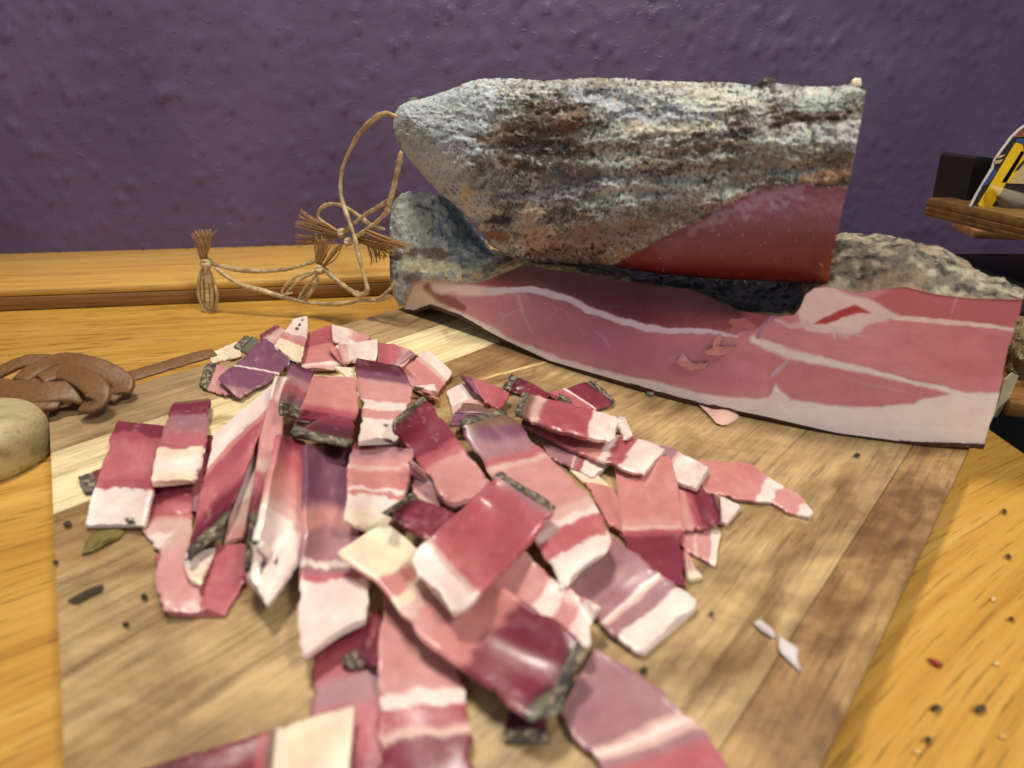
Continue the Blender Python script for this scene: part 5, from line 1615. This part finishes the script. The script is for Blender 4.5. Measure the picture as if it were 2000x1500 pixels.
# clear blister bulging from its lower half
tb = NT("clear_blister")
tb.out((0.8, 0.72, 0.52), 0.12, None, Transmission_Weight=0.8, IOR=1.2)
nu, nv = 26, 12
uu_, vv2 = np.meshgrid(np.linspace(0, 1, nu), np.linspace(0, 1, nv), indexing="ij")
bpx = np.stack([1934 + 150 * uu_ + 22 * (1 - vv2), 414 + 30 * uu_ - (54 - 10 * uu_) * vv2], -1)
bV = at_y(bpx, PY - 0.004 - 0.010 * np.sin(np.clip(uu_, 0, 1) * math.pi) ** .4 * np.sin(vv2 * math.pi) ** .5 - 0.0012 * fbm(uu_ * 9, vv2 * 4, 0, 3, 5))
make_mesh("clear_blister", bV, grid_faces(nu, nv), tb.m, pk)
# black box behind it
bx_ = slab([(1884, 402), (1894, 354), (1904, 310), (1910, 305), (1952, 311), (2000, 420), (1930, 412)], PY + 0.030, 0.045, M_BLACK, "black_box", None)
tag(bx_, "black box standing on the shelf behind the printed pack", "box")

# wooden bar under the shelf
M_BAR = mat_plain_wood("brown_bar_wood", (120, 78, 40), (156, 108, 62), (176, 126, 76), -0.2, 8, 140, 0.45)
o1 = at_y(np.array([1902.0, 466.0]), 0.60)
add_box("bar", o1, (0.25, -0.05, 0), (0.01, 0.05, 0), (0, 0, 0.008), M_BAR, None, 0.001)
tag(bpy.data.objects["bar"], "brown wooden bar in the shade just under the plywood shelf", "bar")
bpy.data.objects["bar"].name = "wooden_bar"
# black cabinet added to stand in for the dark of the corner
o2 = at_y(np.array([1730.0, 478.0]), 0.50)
fill_root = thing("black_filler", "black cabinet added for the deep shade behind the right end of the lower ham", "filler")
cx = XR + 0.012
add_box("body", (cx - 0.03, 0.40, -0.45), (0.45, 0, 0), (0, 0.16, 0), (0, 0, 0.45 + o1[2] - 0.012), M_BLACK, fill_root, 0.003)
add_box("top_slab", (cx - 0.033, 0.396, o1[2] - 0.0118), (0.456, 0, 0), (0, 0.166, 0), (0, 0, 0.006), M_BLACK, fill_root, 0.002)
# plank and crumpled bag beyond the table's end
M_PLK = mat_plain_wood("shaded_plank_wood", (92, 62, 28), (126, 88, 42), (150, 108, 56), -0.6, 8, 120, 0.5)
p1_ = at_y(np.array([1962.0, 812.0]), 0.33)
add_box("stacked_plank", p1_ + np.array([0, 0, 0]), (0.20, -0.09, 0), (0.05, 0.10, 0), (0, 0, 0.010), M_PLK, None, 0.001)
tag(bpy.data.objects["stacked_plank"], "brown plank end beyond the table behind the ham's right edge", "plank")
tg = NT("crumpled_plastic")
tg.out(tuple(lin((150, 130, 88))), 0.18, tg.bump(tg.noise(tg.coords(), 60, 5, 0.7), 1.0, 0.01), Transmission_Weight=0.25)
nu, nv = 40, 30
uu_, vv2 = np.meshgrid(np.linspace(0, 1, nu), np.linspace(0, 1, nv), indexing="ij")
bgp = np.stack([1935 + 170 * uu_, 775 - 165 * vv2 + 20 * uu_], -1)
bb = at_y(bgp, 0.40 - 0.045 * np.sin(uu_ * math.pi) * np.sin(vv2 * math.pi) - 0.02 * np.abs(fbm(uu_ * 4, vv2 * 4, 0, 4, 8)))
bag = make_mesh("plastic_bag", bb, grid_faces(nu, nv), tg.m)
sol = bag.modifiers.new("thickness", "SOLIDIFY")
sol.thickness = 0.0006
tag(bag, "crumpled clear plastic bag in the dark gap right of the ham", "bag")
cp = slab([(1940, 812), (1952, 780), (1962, 742), (1978, 728), (1990, 734), (1970, 780), (1946, 816)], 0.335, 0.001, mat_simple("pale_card", (186, 172, 140), 0.6, 100, .1, .1), "pale_card", None)
tag(cp, "pale grey card sticking up behind the ham's lower right edge", "card")
